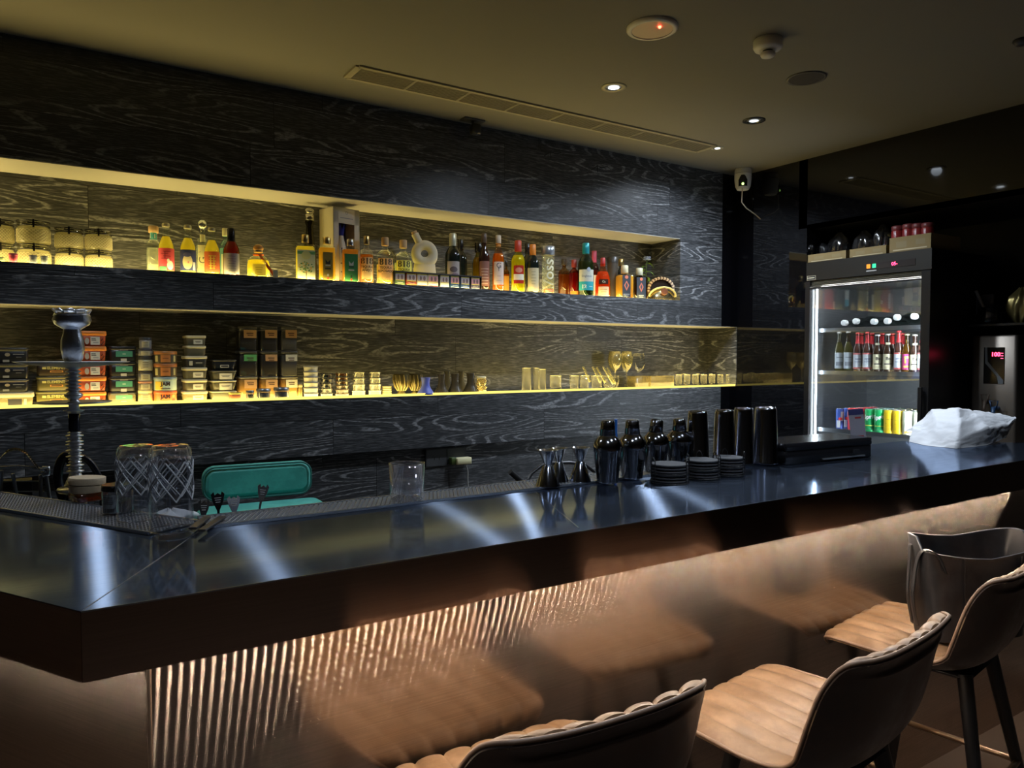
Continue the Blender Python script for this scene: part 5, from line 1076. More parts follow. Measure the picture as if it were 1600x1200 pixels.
# clear tumblers, tubes and wine glasses
CL = clear((.97, .97, .94), .015, .26)
def tumbler(x0, x1, yt, Y, label, group, base=.012, tp=.9, m=CL, shelf=None, H=None, R=None, loc=None, seg=32):
    if loc is None:
        p = onY((x0+x1)/2, yt, Y); R = radius(x0, x1, p)*.93; H = p.z-SHELF2; loc = (p.x, Y, SHELF2)
    t = T('tumbler', label, 'glass', loc, 0, group)
    MB().lathe([(.001, .0), (R*tp*.96, 0), (R*tp, .003), (R, H), (R*.94, H), (R*tp*.93, base), (.001, base*.8)], seg, caps=(0, 0)).build('glass_body', m, t)
    MB().tube([(R*.97*math.cos(a*PI/12), R*.97*math.sin(a*PI/12), H) for a in range(24)], .0016, 5, True).build('rim', clear((.9, .9, .8), .5, .9), t); return t
for k, (x0, x1, yt, Y) in enumerate(((814, 831, 575, 3.46), (832, 844, 575, 3.52), (840, 854, 577, 3.46))): tumbler(x0, x1, yt, Y, 'tall straight clear glass, %s of the tall trio' % ['left', 'middle', 'right'][k], 'tall straight glasses', tp=1.)
tumbler(857, 879, 587, 3.45, 'low clear tumbler with a thick base right of the tall trio', 'low tumblers', base=.02)
for k, (x0, x1) in enumerate(((888, 906), (904, 922), (921, 943))): tumbler(x0, x1, 587, 3.48, 'low clear tumbler, %s between the tall trio and the straw bowl' % ['first', 'second', 'third'][k], 'low tumblers', tp=.8)
p = onY(956, 587, 3.44); Rb = radius(940, 968, p); Hb = p.z-SHELF2
t = T('glass_bowl', 'clear rounded glass bowl in front of the wine glasses', 'bowl', (p.x, 3.45, SHELF2)); MB().lathe([(.001, 0), (Rb*.5, 0), (Rb*.85, Hb*.3), (Rb, Hb*.7), (Rb*.98, Hb), (Rb*.92, Hb), (Rb*.93, Hb*.7), (Rb*.8, Hb*.34), (.001, .008)], 30, caps=(0, 0)).build('glass_body', CL, t)
for k, (x, y, X2, Y2) in enumerate(((911, 573, 922, 597), (926, 573, 938, 598), (932, 574, 946, 598), (942, 573, 958, 600), (948, 574, 962, 600))):
    a = onY(x, y, 3.52); c = onY(X2, Y2, 3.49)
    o = MB().tube([a, c], .0075, 12, caps=False).build('glass_tube', clear((.95, .93, .7), .25, .85, .05, .3, (.7, .62, .3))); tag(o, 'slanted glass tube leaning in the low tumblers, %s' % ['leftmost', 'second from the left', 'middle', 'second from the right', 'rightmost'][k], 'tube', 'slanted glass tubes')
WG = [(.001, 0), (.42, .0), (.42, .006), (.10, .02), (.045, .05), (.045, .42), (.20, .47), (.72, .56), (.98, .70), (.99, .78), (.80, 1.), (.77, 1.), (.95, .78), (.94, .70), (.68, .575), (.001, .49)]
GH = clear((.9, .88, .7), .06, .5, .1, .22, (.62, .56, .34))
for k, (x0, x1, yt, yb, Y, m) in enumerate(((950, 972, 549, 608, 3.57, GH), (970, 989, 549, 608, 3.58, GH), (966, 988, 552, 607, 3.46, CL), (986, 1009, 552, 607, 3.46, CL))):
    p = onY((x0+x1)/2, yt, Y); R = radius(x0, x1, p); H = p.z-SHELF2
    t = T('wine_glass', ['frosted-looking wine glass, left one in the back row', 'frosted-looking wine glass, right one in the back row', 'clear wine glass in the front row, left one', 'clear wine glass in the front row, right one'][k], 'wine glass', (p.x, Y, SHELF2), 0, 'wine glasses')
    MB().lathe([(r*R, f*H) for r, f in WG], 32, caps=(0, 0)).build('glass_body', m, t)
for k, (x0, x1, Y) in enumerate(((993, 1018, 3.54), (1017, 1054, 3.53))):
    a = onY(x0, 590, Y); c = onY(x1, 590, Y); h = onY(x0, 587.5, Y).z-SHELF2
    t = T('acrylic_box', ['frosted clear box behind the wine glasses', 'frosted clear box left of the small tumblers'][k], 'box', ((a.x+c.x)/2, Y+.04, SHELF2), 0, 'frosted boxes')
    MB().rbox((0, 0, 0), c.x-a.x-.002, .08, h*.96, .004).build('box_body', clear((.9, .85, .6), .06, .4, .1, .3, (.6, .5, .26)), t); MB().rbox((0, 0, h*.96+.0003), c.x-a.x, .082, h*.04, .004, .0005).build('lid', clear((.9, .88, .7), .1, .5), t)
xs = [1053, 1066, 1079, 1092, 1105, 1118, 1131]
for k, x in enumerate(xs): tumbler(x+1, x+14, 585.5, 3.46, 'small thick-footed tumbler, %s of the row of seven at the right end' % ['first', 'second', 'third', 'fourth', 'fifth', 'sixth', 'last'][k], 'row of small tumblers', base=.018, tp=.78)
for k, x in enumerate((1062, 1083, 1104)): tumbler(x, x+12, 584, 3.56, 'small tumbler standing behind the row of seven, %s' % ['left', 'middle', 'right'][k], 'back tumblers', base=.018, tp=.78)

# ------------------------------------------------------------------ things on the counter
CZT = CT+.0008
def cyl_at(px0, px1, pyb, z=CZT):
    p = onZ((px0+px1)/2, pyb, z); R = radius(px0, px1, p)
    # pyb is the nearest foot of the round base
    d = Vector((p.x, p.y)).normalized(); c = Vector((p.x, p.y))+d*R*.95; R = radius(px0, px1, (c.x, c.y, z)); return c, R
def top_z(px, py, c): 
    d = ray(px, py); q = Vector((d.x, d.y)); k = Vector(c).length/q.length; return CZ+d.z*k
REALG = pm((1, 1, 1), .0, 0., .5, name='clear_glass', Transmission_Weight=1., IOR=1.45)
THING = clear((.97, .98, 1.), .12, .85)
# rocks glass with water
c, R = cyl_at(608, 664, 791); H = top_z(636, 724, c)-CZT
t = T('rocks_glass', 'heavy clear tumbler half full of water on the bar mat', 'glass', (c.x, c.y, CT+.006))
H -= .005
MB().lathe([(.001, 0), (R*.90, 0), (R*.93, .004), (R, H), (R*.955, H+.0005), (R*.89, .022), (.001, .018)], 44, caps=(0, 0)).build('glass_body', THING, t)
MB().lathe([(.001, .019), (R*.885, .0225), (R*.925, H*.55), (.001, H*.55)], 40, caps=(0, 0)).build('water', clear((.90, .92, .96), .16, .6, .02, .12, (.5, .52, .6)), t)
MB().tube([(R*.98*math.cos(a*PI/24), R*.98*math.sin(a*PI/24), H) for a in range(48)], .0013, 6, True).build('rim', clear((.9, .92, 1.), .5, .9), t)
b = MB()
for k in range(18): a = 2*PI*k/18; b.tube([(R*.88*math.cos(a), R*.88*math.sin(a), .004), (R*.45*math.cos(a), R*.45*math.sin(a), .014)], .003, 6)
b.build('cut_foot', clear((.9, .93, 1.), .35, .9), t)
# two patterned glasses standing upside down
def hob(px0, px1, pyb, pyt, label):
    c, R = cyl_at(px0, px1, pyb, CT+.004); H = top_z((px0+px1)/2, pyt, c)-CT-.006; R *= .96
    t = T('patterned_glass', label, 'glass', (c.x, c.y, CT+.0062), .3, 'upturned diamond-patterned glasses')
    MB().lathe([(R, 0), (R*1.0, H*.84), (R*.93, H*.96), (R*.80, H), (.001, H), (.001, H*.965), (R*.78, H*.95), (R*.93, H*.82), (R*.95, 0)], 48, caps=(0, 0)).build('glass_body', THING, t)
    MB().lathe([(R*1.01, H*.815), (R*1.015, H*.835), (R*1.01, H*.855)], 48, caps=(0, 0)).build('shoulder_ring', clear((.9, .93, 1.), .4, .9), t)
    b = MB(); n = 7
    for k in range(n):
        for d_ in (-1, 1):
            a0 = 2*PI*k/n; b.tube([(R*1.006*math.cos(a0+d_*q*2*PI/n*1.5/10), R*1.006*math.sin(a0+d_*q*2*PI/n*1.5/10), H*(.36+.46*q/10)) for q in range(11)], .0018, 6)
            b.tube([(R*1.006*math.cos(a0+.25+d_*q*2*PI/n*1.5/10), R*1.006*math.sin(a0+.25+d_*q*2*PI/n*1.5/10), H*(.42+.40*q/10)) for q in range(11)], .0012, 6)
    b.build('diamond_relief', pm((.50, .52, .56), .35), t)
    MB().tube([(R*.975*math.cos(a*PI/24), R*.975*math.sin(a*PI/24), .001) for a in range(48)], .0015, 6, True).build('rim', clear((.9, .93, 1.), .5, .9), t)
hob(232, 305, 836, 696, 'upturned diamond-patterned tall glass standing nearer, on the right of the two')
hob(181, 249, 818, 696, 'upturned diamond-patterned tall glass standing behind, on the left of the two')
# jar with label and black lid
c, R = cyl_at(159, 210, 806, CT+.004); H = top_z(184, 757, c)-CT-.005
t = T('labelled_jar', 'clear jar with black lid and pale barcode label before the patterned glasses', 'jar', (c.x, c.y, CT+.0062), face(c.x, c.y, 1.))
MB().lathe([(R*.95, 0), (R*.98, .003), (R*.98, H*.76), (R*.9, H*.8)], 34).build('jar_body', clear((.85, .86, .92), .10, .6, .03, .15, (.3, .3, .33)), t)
MB().lathe([(R*.85, .003), (R*.85, H*.45)], 28).build('contents', liquid((.25, .16, .12), .5), t)
MB().lathe([(R, H*.80), (R, H*.98), (R*.95, H)], 34).build('lid', BLACKM, t)
paper(t, R*.98, H*.06, H*.70, R*1.15, (.50, .56, .62), [('r', (.12, .12, .14), -R*.1, H*(.60-.07*k), R*.7, H*.03) for k in range(4)]+[('r', (.12, .12, .14), -R*.3+k*R*.075, H*.16, R*(.03 if k % 3 else .05), H*.13) for k in range(9)], phi0=-.55)
# round wooden box on amber glass ashtray
c, R = cyl_at(108, 168, 786, CT+.004)
zb = CT+.0062
t = T('glass_ashtray', 'flat amber-brown glass dish under the round wooden box', 'dish', (c.x, c.y, zb), .3)
MB().rbox((0, 0, 0), R*1.7, R*1.7, .020, .008, .003).build('dish', clear((.45, .18, .06), .1, .5, .05, .5, (.30, .10, .03)), t)
t = T('round_wooden_box', 'pale round thin-wood box with its lid slightly askew', 'box', (c.x-.002, c.y, zb+.0205), .2)
WD = pm((.62, .50, .34), .6, bump=.3, bscale=80)
Hx = .036; R *= 1.0
MB().lathe([(R*.93, 0), (R*.95, .002), (R*.95, Hx*.55)], 36).build('box_body', WD, t); MB().lathe([(R, 0), (R*1.0, Hx*.42), (R*.97, Hx*.45)], 36, M=Matrix.Translation((0, 0, Hx*.555)) @ Matrix.Rotation(.05, 4, 'Y')).build('lid', WD, t)
# two flat dark drink stirrers lying in the mat corner
for k, (xa, ya, xb, yb) in enumerate(((303, 826, 322, 811), (318, 830, 345, 812))):
    a = onZ(xa, ya, CT+.007); d_ = onZ(xb, yb, CT+.007); d = (d_-a); M = Matrix.Translation((a+d_)/2+Vector((0, 0, .0012*k))) @ Matrix.Rotation(math.atan2(d.y, d.x), 4, 'Z')
    o = MB().rbox((0, 0, 0), d.length*1.2, .016, .005, .002, .001, M=M).build('flat_strip', pm((.055, .05, .05), .35, .4)); tag(o, ['flat dark strip lying at the counter corner, the shorter left one', 'flat dark strip lying at the counter corner, the longer right one'][k], 'strip')
# spade-headed cocktail picks standing behind the counter edge in a holder
t = T('pick_holder', 'slim dark holder fixed behind the counter edge for the spade-headed stirrers', 'holder', (.36, 1.81, CT-.06))
MB().box((-.12, -.02, 0), (.28, .02, .045)).build('holder_body', MBLACK, t)
for k, (px, pyt, wpx, c1, zz) in enumerate(((319, 783, 17, (.16, .15, .15), 'dull grey spade-headed stirrer, shortest, leftmost of the four'), (340, 771, 20, (.03, .03, .035), 'black spade-headed stirrer, second from the left'), (365, 777, 19, (.70, .74, .86), 'pale silver spade-headed stirrer, third from the left'), (412, 759, 17, (.20, .20, .21), 'tall tilted grey spade-headed stirrer, rightmost of the four'))):
    q = onY(px, pyt, 1.81); W = wpx/F_PX*depth(q); tl = .18 if k == 3 else (.06 if k == 0 else -.03)
    t = T('cocktail_stirrer', zz, 'stirrer', (q.x, 1.81, q.z), 0, 'spade-headed stirrers', rot=(0, tl, face(q.x, 1.81, .9)))
    L = q.z-CT+.03; pts = [(-W*.5, -.002), (-W*.30, .004), (-W*.22, -.004), (0, .001), (W*.22, -.004), (W*.30, .004), (W*.5, -.002), (W*.40, -.018), (W*.10, -.040), (W*.07, -L), (-W*.07, -L), (-W*.10, -.040), (-W*.40, -.018)]
    b = MB(); b.loft([[(x, -.0012, z) for x, z in pts], [(x, .0012, z) for x, z in pts]], (1, 1), smooth=False); b.build('blade', pm(c1, .25, .8), t)
    print_on(t, [('r', (.6, .6, .62), 0, -.010-.005*j, W*(.5-.08*j), .0016) for j in range(3)], wrap_flat(-.0013))
# jiggers
def jigger(px0, px1, pyb, pyt, label):
    c, R = cyl_at(px0, px1, pyb); H = top_z((px0+px1)/2, pyt, c)-CZT; R *= .93
    t = T('jigger', label, 'jigger', (c.x, c.y, CZT+.006), 0, 'steel double jiggers'); H -= .006
    MB().lathe([(R*1.04, 0), (R*1.0, .003), (R*.42, H*.56), (R*.28, H*.60)], 36, caps=(1, 0)).build('large_cup', pm((.24, .26, .31), .13, 1.), t)
    MB().lathe([(R*.30, H*.58), (R*.34, H*.62), (R*.80, H*.985), (R*.90, H), (R*.76, H), (R*.32, H*.66), (.001, H*.66)], 36, caps=(0, 0)).build('small_cup', pm((.62, .66, .72), .14, 1.), t)
jigger(836, 876, 765, 703, 'steel double jigger at the front left of the three'); jigger(858, 889, 757, 700, 'steel double jigger half hidden behind the front left one'); jigger(888, 925, 757, 699, 'steel double jigger standing right of the pair, two cups aligned')
# bar spoon/hose: black tube and grip behind
pts = [onY(px, py, 2.0) for px, py in ((823, 755), (830, 740), (845, 728), (862, 724), (890, 723), (915, 727), (928, 737), (932, 752))]
tag(MB().tube(pts, .006, 10).build('ribbed_hose', pm((.07, .07, .075), .3, .6)), 'dark ribbed hose arching behind the jiggers', 'hose')
a, c_ = onY(797, 737, 1.95), onY(818, 756, 1.95); tag(MB().tube([a, c_], .009, 12).tube([c_, c_+(c_-a)*2.], .006, 10).build('hose_handle', MBLACK), 'black round handle poking up left of the jiggers', 'handle')
# cobbler shakers
def shaker(px0, px1, pyb, pyt, label, tilt=0.):
    c, R = cyl_at(px0, px1, pyb, CT+.004); H = top_z((px0+px1)/2, pyt, c)-CT-.006
    t = T('cocktail_shaker', label, 'shaker', (c.x, c.y, CT+.0062), 0, 'gunmetal cobbler shakers')
    MB().lathe([(R*.70, 0), (R*.74, .003), (R*.92, H*.42), (R*.95, H*.50)], 40).build('tin', pm((.24, .25, .28), .13, 1.), t)
    MB().lathe([(R*.98, H*.50), (R*1.0, H*.52), (R*.99, H*.58), (R*.90, H*.66), (R*.62, H*.735), (R*.50, H*.76)], 40).build('strainer_top', pm((.27, .28, .31), .12, 1.), t)
    M = Matrix.Translation((0, 0, H*.755)) @ Matrix.Rotation(tilt, 4, 'Y')
    MB().lathe([(R*.52, 0), (R*.54, .003), (R*.50, H*.10), (R*.52, H*.11), (R*.49, H*.12), (R*.50, H*.15), (R*.48, H*.16), (R*.48, H*.22), (R*.36, H*.245)], 36, M=M).build('cap', pm((.24, .25, .28), .14, 1.), t)
shaker(926, 972, 758, 657, 'gunmetal cocktail shaker nearest the jiggers'); shaker(965, 1010, 751, 656, 'gunmetal cocktail shaker, second from the left in the row'); shaker(1003, 1045, 741, 655, 'gunmetal cocktail shaker with a tilted cap', .16); shaker(1040, 1082, 734, 654, 'gunmetal cocktail shaker beside the tall tins')
q = onY(962, 700, 2.1); tag(MB().rbox((q.x, 2.1, .9), .012, .006, onY(962, 655, 2.1).z-.9, .002).build('blue_stick', pm((.02, .16, .62), .4)), 'bright blue flat stick standing behind the shakers', 'stick')
# upside-down boston tins
def tin(px0, px1, pyb, pyt, label, z=CT+.004, pair=False):
    c, R = cyl_at(px0, px1, pyb, z); H = top_z((px0+px1)/2, pyt, c)-z-.002
    t = T('mixing_tin', label, 'shaker tin', (c.x, c.y, z+.0022), 0, 'upturned mixing tins')
    MB().lathe([(R*1.0, 0), (R*1.02, .003), (R*.98, .006), (R*.78, H*.96), (R*.72, H), (R*.60, H), (R*.58, H*.97), (.001, H*.97)], 40, caps=(1, 0)).build('tin', pm((.34, .36, .42), .13, 1.), t)
    return c, R, H
tin(1070, 1109, 733, 642, 'tall upturned gunmetal tin next to the shakers')
tin(1112, 1150, 730, 640, 'tall upturned gunmetal tin, second from the left'); tin(1142, 1180, 727, 637, 'tall upturned gunmetal tin, third from the left'); tin(1174, 1217, 727, 636, 'tall upturned gunmetal tin at the right end of its row')
# coaster racks
def coasters(px0, px1, pyb, pyt, label, n):
    c, R = cyl_at(px0, px1, pyb); R *= .94; H = top_z((px0+px1)/2, pyt, c)-CZT; H = max(.035, min(.06, H))
    t = T('coaster_rack', label+', wire rack', 'coaster rack', (c.x, c.y, CZT), .6, 'wire coaster racks'); b = MB()
    for k in range(3):
        a = 2*PI*k/3+.3; q = .16
        for s in (-q, q): b.tube([(R*1.05*math.cos(a+s), R*1.05*math.sin(a+s), .002), (R*1.05*math.cos(a+s), R*1.05*math.sin(a+s), H+.003)], .0014, 6)
        b.tube([(R*1.05*math.cos(a-q+2*q*i/6), R*1.05*math.sin(a-q+2*q*i/6), H+.003+.010*math.sin(PI*i/6)) for i in range(7)], .0014, 6)
    b.tube([(R*1.05*math.cos(a*PI/16), R*1.05*math.sin(a*PI/16), .002) for a in range(32)], .0016, 6, True); b.tube([(R*1.05*math.cos(a*PI/16), R*1.05*math.sin(a*PI/16), H*.5) for a in range(32)], .0012, 6, True)
    b.build('wire_frame', BLACKM, t)
    z = CZT+.004; hh = (H-.006)/n
    for i in range(n):
        o = MB().lathe([(R*.97, 0), (R, .0015), (R, hh*.5), (R*.96, hh*.62)], 36, (0, 0, 0)).build('coaster', pm((.028, .030, .036), .7)); o.location = (c.x, c.y, z+i*hh)
        tag(o, 'round black coaster in the %s, %s' % (label, ('topmost' if i == n-1 else ORD[min(i, 4)])), 'coaster', 'coasters in the '+label)
coasters(1014, 1077, 758, 716, 'rack nearest the shakers', 6); coasters(1067, 1126, 750, 711, 'middle rack', 6); coasters(1110, 1164, 745, 706, 'right rack', 6)
# black box (receipt printer-like tray) and leaning card
P0 = onZ(1228, 727, CZT); P1 = onZ(1362, 714, CZT); d = P1-P0; an = math.atan2(d.y, d.x); W = d.length; D = .17; 
h = onZ(1360, 714, CZT); hz = CZ+(ray(1360, 683).z)*(Vector((P1.x, P1.y)).length/Vector((ray(1360, 683).x, ray(1360, 683).y)).length)-CZT
t = T('black_case', 'long glossy black case lying at the back of the counter before the fridge', 'case', (*((P0+P1)/2+Vector((-math.sin(an), math.cos(an), 0))*D/2).xy, CZT), an)
MB().rbox((0, 0, 0), W, D, hz*.62, .006, .002).build('case_base', pm((.010, .010, .012), .22), t); MB().rbox((0, 0, hz*.62+.001), W*1.01, D*1.02, hz*.38-.001, .008, .003).build('case_lid', pm((.014, .014, .017), .16), t)
MB().box((-W*.1, -D*.51-.004, hz*.10), (W*.40, -D*.5, hz*.16)).build('front_strip', pm((.35, .37, .40), .3, .7), t)
MB().rbox((W*.28, -D*.51-.006, hz*.28), .035, .006, hz*.2, .002).build('latch', pm((.02, .02, .022), .2), t)
ZC = CZT+hz+.001
qa = onZ(1349, 683, ZC)
t = T('display_card', 'pale card with a dark blue top leaning upright behind the black case', 'card', (qa.x, qa.y+.015, CZT+.0), -.55, rot=(-.10, 0, face(qa.x, qa.y, 1.)+.05))
H = .165; w1 = .052
t.location = (qa.x*1.035, qa.y*1.035+.01, CZT+.002); t.rotation_euler[1] = -.12
MB().box((-w1/2, 0, 0), (w1/2, .0015, H)).build('card', pm((.50, .50, .62), .45), t); print_on(t, [('r', (.05, .06, .22), 0, H*.93, w1, H*.13), ('r', (.55, .07, .08), w1*.1, H*.80, w1*.4, H*.04), ('r', (.55, .07, .08), 0, H*.38, w1*.7, H*.03)], wrap_flat(-.0002))
# thin crumpled wrapper between tins and case
a = onZ(1216, 722, CZT); tag(MB().rbox((a.x, a.y, CZT), .05, .012, .006, .003, .001).build('paper_scrap', pm((.5, .52, .56), .5)), 'small crumpled pale scrap beside the last mixing tin', 'scrap')
# white paper bag
bp = [onZ(px, py, CZT) for px, py in ((1424, 694), (1480, 702), (1545, 692), (1575, 684))]
def P3(px, py, z): q = onZ(px, py, z); return (q.x, q.y, q.z)
t = T('paper_bag', 'crumpled white paper bag lying on the end of the counter', 'bag', (0, 0, 0))
ZB = CZT
lo = [P3(1420, 690, ZB), P3(1446, 696, ZB), P3(1495, 701, ZB), P3(1540, 696, ZB), P3(1572, 684, ZB+.012), P3(1588, 652, ZB+.09)]
def up(px, py, base, back=0.):
    bx, by = base; d = ray(px, py); k = (Vector((bx, by)).length+back)/Vector((d.x, d.y)).length; return (d.x*k, d.y*k, CZ+d.z*k)
m1 = [up(1426, 668, lo[0][:2], .05), up(1460, 680, lo[1][:2], .02), up(1497, 686, lo[2][:2], .015), up(1545, 668, lo[3][:2], .0), up(1575, 664, lo[4][:2], .0), up(1588, 652, lo[5][:2], 0)]
m2 = [up(1424, 667, lo[0][:2], .10), up(1462, 655, lo[1][:2], .08), up(1500, 663, lo[2][:2], .06), up(1528, 650, lo[3][:2], .05), up(1568, 655, lo[4][:2], .04), up(1588, 651.5, lo[5][:2], .02)]
tp = [up(1438, 658, lo[0][:2], .16), up(1456, 639, lo[1][:2], .18), up(1497, 637, lo[2][:2], .17), up(1522, 641, lo[3][:2], .14), up(1562, 647, lo[4][:2], .10), up(1586, 650.5, lo[5][:2], .04)]
bk = [(p[0]+.05, p[1]+.10, ZB+.02) for p in tp]
bk2 = [(min(p[0]+.02, 3.3), p[1]+.06, ZB) for p in tp]
b = MB()
def fine(rows, k=9, amp=.0012):
    r = random.Random(4); out = []
    R_ = [[Vector(p) for p in row] for row in rows]
    for i in range(len(R_)-1):
        for u in range(k):
            line = []
            for j in range(len(R_[0])-1):
                for v in range(k):
                    a, c_ = u/k, v/k
                    p = (R_[i][j]*(1-a)+R_[i+1][j]*a)*(1-c_)+(R_[i][j+1]*(1-a)+R_[i+1][j+1]*a)*c_
                    line.append(tuple(p+Vector((r.uniform(-amp, amp), r.uniform(-amp, amp), r.uniform(-amp, amp)*1.2 if i or u else 0))))
            line.append(tuple(R_[i][-1]*(1-u/k)+R_[i+1][-1]*(u/k))); out.append(line)
    return [[tuple(Vector(p)+Vector((0, 0, .006*noise.noise(Vector(p)*22)*(i > 0)+.002*noise.noise(Vector(p)*60)*(i > 0)))) for p in ln] for i, ln in enumerate(out)]
b.grid(fine([lo, m1, m2, tp, bk]), smooth=True); b.build('paper_body', pm((.74, .76, .80), .6, bump=.3, bscale=60), t)
# ------------------------------------------------------------------ behind the bar, left: work counter, hookah, wire bucket, teal chair
t = T('work_counter', 'steel work counter behind the angled end of the bar', 'work counter', (0, 0, 0))
MB().box((-.14, 2.30, .86), (.36, 2.9, .90)).build('worktop', pm((.3, .32, .35), .3, .9), t)
for x, y in ((-.10, 2.34), (.32, 2.34), (-.10, 2.86), (.32, 2.86)): MB().tube([(x, y, 0), (x, y, .86)], .02, 10).build('leg', pm((.3, .32, .35), .3, .9), t)
q = onY(114, 567, 2.55); hx, hy = q.x, 2.55
def hz_(py): return onY(115, py, hy).z
sp = depth((hx, hy, 1.4))/F_PX
t = T('hookah', 'tall silver hookah with a tray and a metal bowl standing behind the bar', 'hookah', (hx, hy, .90))
def L(prof, name, m, seg=30): MB().lathe([(r*sp, hz_(py)-.90) for r, py in prof], seg, caps=(1, 1)).build(name, m, t)
SM = pm((.80, .83, .90), .36, 1.); DM = pm((.045, .05, .075), .15, .6); HM = pm((.42, .46, .54), .32, 1., bump=.5, bscale=140)
MB().lathe([(.03, 0), (.075, .003), (.085, .03), (.080, .06), (.045, .10), (.03, .13), (.028, hz_(772)-.90)], 34).build('base_vase', clear((.25, .3, .4), .15, .6, .05, .5, (.02, .03, .06)), t)
L([(10, 772), (24, 768), (27, 764), (24, 761), (10, 758)], 'base_plate', SM)
L([(16, 758), (15, 756), (9, 742), (8, 738)], 'cone', SM)
pr = []; py = 738.
while py > 674: pr += [(7, py), (12.5 if int(py) % 8 < 4 else 9.5, py-1.4), (12.5 if int(py) % 8 < 4 else 9.5, py-2.6), (7, py-4)]; py -= 4.6
L(pr, 'ribbed_stem', SM)
L([(7.5, 674), (8, 672), (8, 646), (7.5, 644)], 'blue_stem', DM)
L([(8, 646), (11, 644), (14, 642), (15, 641), (8, 639), (7, 633), (10, 629), (7, 625)], 'lower_collar', SM)
L([(9, 632), (50, 629.5), (54, 627.5), (50, 627), (9, 629)], 'small_tray', SM, 44)
L([(6, 625), (13, 619), (13, 616), (6, 611)], 'disc_collar', SM)
pr = []; py = 611.
while py > 574: pr += [(6.5, py), (11, py-2), (11, py-3), (6.5, py-5)]; py -= 5.6
L(pr, 'upper_ribs', SM)
L([(8, 576), (12, 574), (60, 570), (76, 566.5), (80, 565), (76, 564.8), (10, 567)], 'tray', pm((.80, .83, .88), .5, .6), 56)
L([(11, 566), (14, 560), (16.5, 546), (16, 532), (13, 522), (12, 514)], 'hand_bowl', HM)
L([(12, 515), (15, 513), (24, 507), (27, 500), (25, 495), (26, 493)], 'clay_bowl', HM)
L([(23, 494), (25, 493), (24, 490), (22, 490)], 'heat_plate', SM)
b = MB()
for k in range(9): a = 2*PI*k/9; b.tube([(22*sp*math.cos(a), 22*sp*math.sin(a), hz_(493)-.90), (24*sp*math.cos(a), 24*sp*math.sin(a), hz_(486)-.90), (26*sp*math.cos(a+.5), 26*sp*math.sin(a+.5), hz_(484)-.90), (22*sp*math.cos(a+.7), 22*sp*math.sin(a+.7), hz_(490)-.90)], .0035, 6)
b.tube([(23*sp*math.cos(a*PI/14), 23*sp*math.sin(a*PI/14), hz_(486)-.90) for a in range(28)], .003, 6, True); b.build('charcoal_crown', SM, t)
hp = [onY(px, py, hy+.05) for px, py in ((118, 735), (104, 712), (93, 726), (91, 752), (100, 782), (115, 800))]
hp2 = [onY(px, py, hy+.07) for px, py in ((124, 712), (140, 722), (153, 742), (160, 765), (161, 800))]
def smooth_pts(P, k=6):
    P = [Vector(p) for p in P]; out = []
    for i in range(len(P)-1):
        a, b_, c_, d_ = P[max(0, i-1)], P[i], P[i+1], P[min(len(P)-1, i+2)]
        for j in range(k): u = j/k; out.append(.5*((2*b_)+(-a+c_)*u+(2*a-5*b_+4*c_-d_)*u*u+(-a+3*b_-3*c_+d_)*u**3))
    return out+[P[-1]]
o = MB().tube([p-Vector((hx, hy, .9)) for p in smooth_pts(hp)], .013, 14).build('hose', pm((.012, .015, .028), .3), t)
o = MB().tube([p-Vector((hx, hy, .9)) for p in smooth_pts(hp2)], .010, 14).build('hose', pm((.012, .015, .028), .3), t)
# wire charcoal basket with perforated handle
t = T('charcoal_basket', 'metal charcoal basket with a perforated arched handle at the left edge', 'basket', (0, 0, 0))
yb_ = 2.5
arc = [onY(px, py, yb_) for px, py in ((-6, 722), (8, 708), (22, 702), (38, 706), (52, 722), (60, 732), (68, 734))]; arc = smooth_pts(arc, 5)
b = MB(); b.grid([[tuple(p+Vector((0, dy, 0))) for p in arc] for dy in (-.022, -.008, .008, .022)]); b.grid([[tuple(p+Vector((0, dy, -.0015))) for p in arc] for dy in (-.022, .022)]); b.build('arched_handle', pm((.50, .54, .60), .3, .9), t)
b = MB()
for i, p in enumerate(arc[6:-4:1]):
    for dy in (-.014, 0, .014): b.box((p.x-.0028, p.y+dy-.003, p.z+.0008), (p.x+.0028, p.y+dy+.003, p.z+.0022))
b.build('perforations', MBLACK, t)
b = MB(); e = [onY(px, py, yb_) for px, py in ((-8, 731), (30, 729), (66, 733))]; b.tube(e, .004, 8); b.tube([onY(66, 733, yb_), onY(74, 732, yb_), onY(74, 740, yb_), onY(66, 742, yb_)], .009, 10); b.build('rim', pm((.55, .6, .66), .25, .9), t)
b = MB()
for a_, c_ in (((63, 742), (65, 800)), ((72, 742), (81, 800)), ((2, 735), (0, 800)), ((20, 740), (30, 800))): b.tube([onY(*a_, yb_), onY(*c_, yb_)], .005, 8)
for yy in (752, 768, 784): b.tube([onY(-8, yy, yb_+.02), onY(66+(yy-750)*.2, yy, yb_+.02)], .0022, 6)
b.build('legs_and_wires', pm((.28, .30, .33), .3, .9), t)
b = MB(); lo_, hi_ = onY(-10, 800, yb_+.06), onY(50, 748, yb_+.06); b.box((lo_.x, yb_+.03, .905), (hi_.x, yb_+.09, hi_.z)); b.build('dark_basket_body', pm((.02, .02, .022), .5), t)
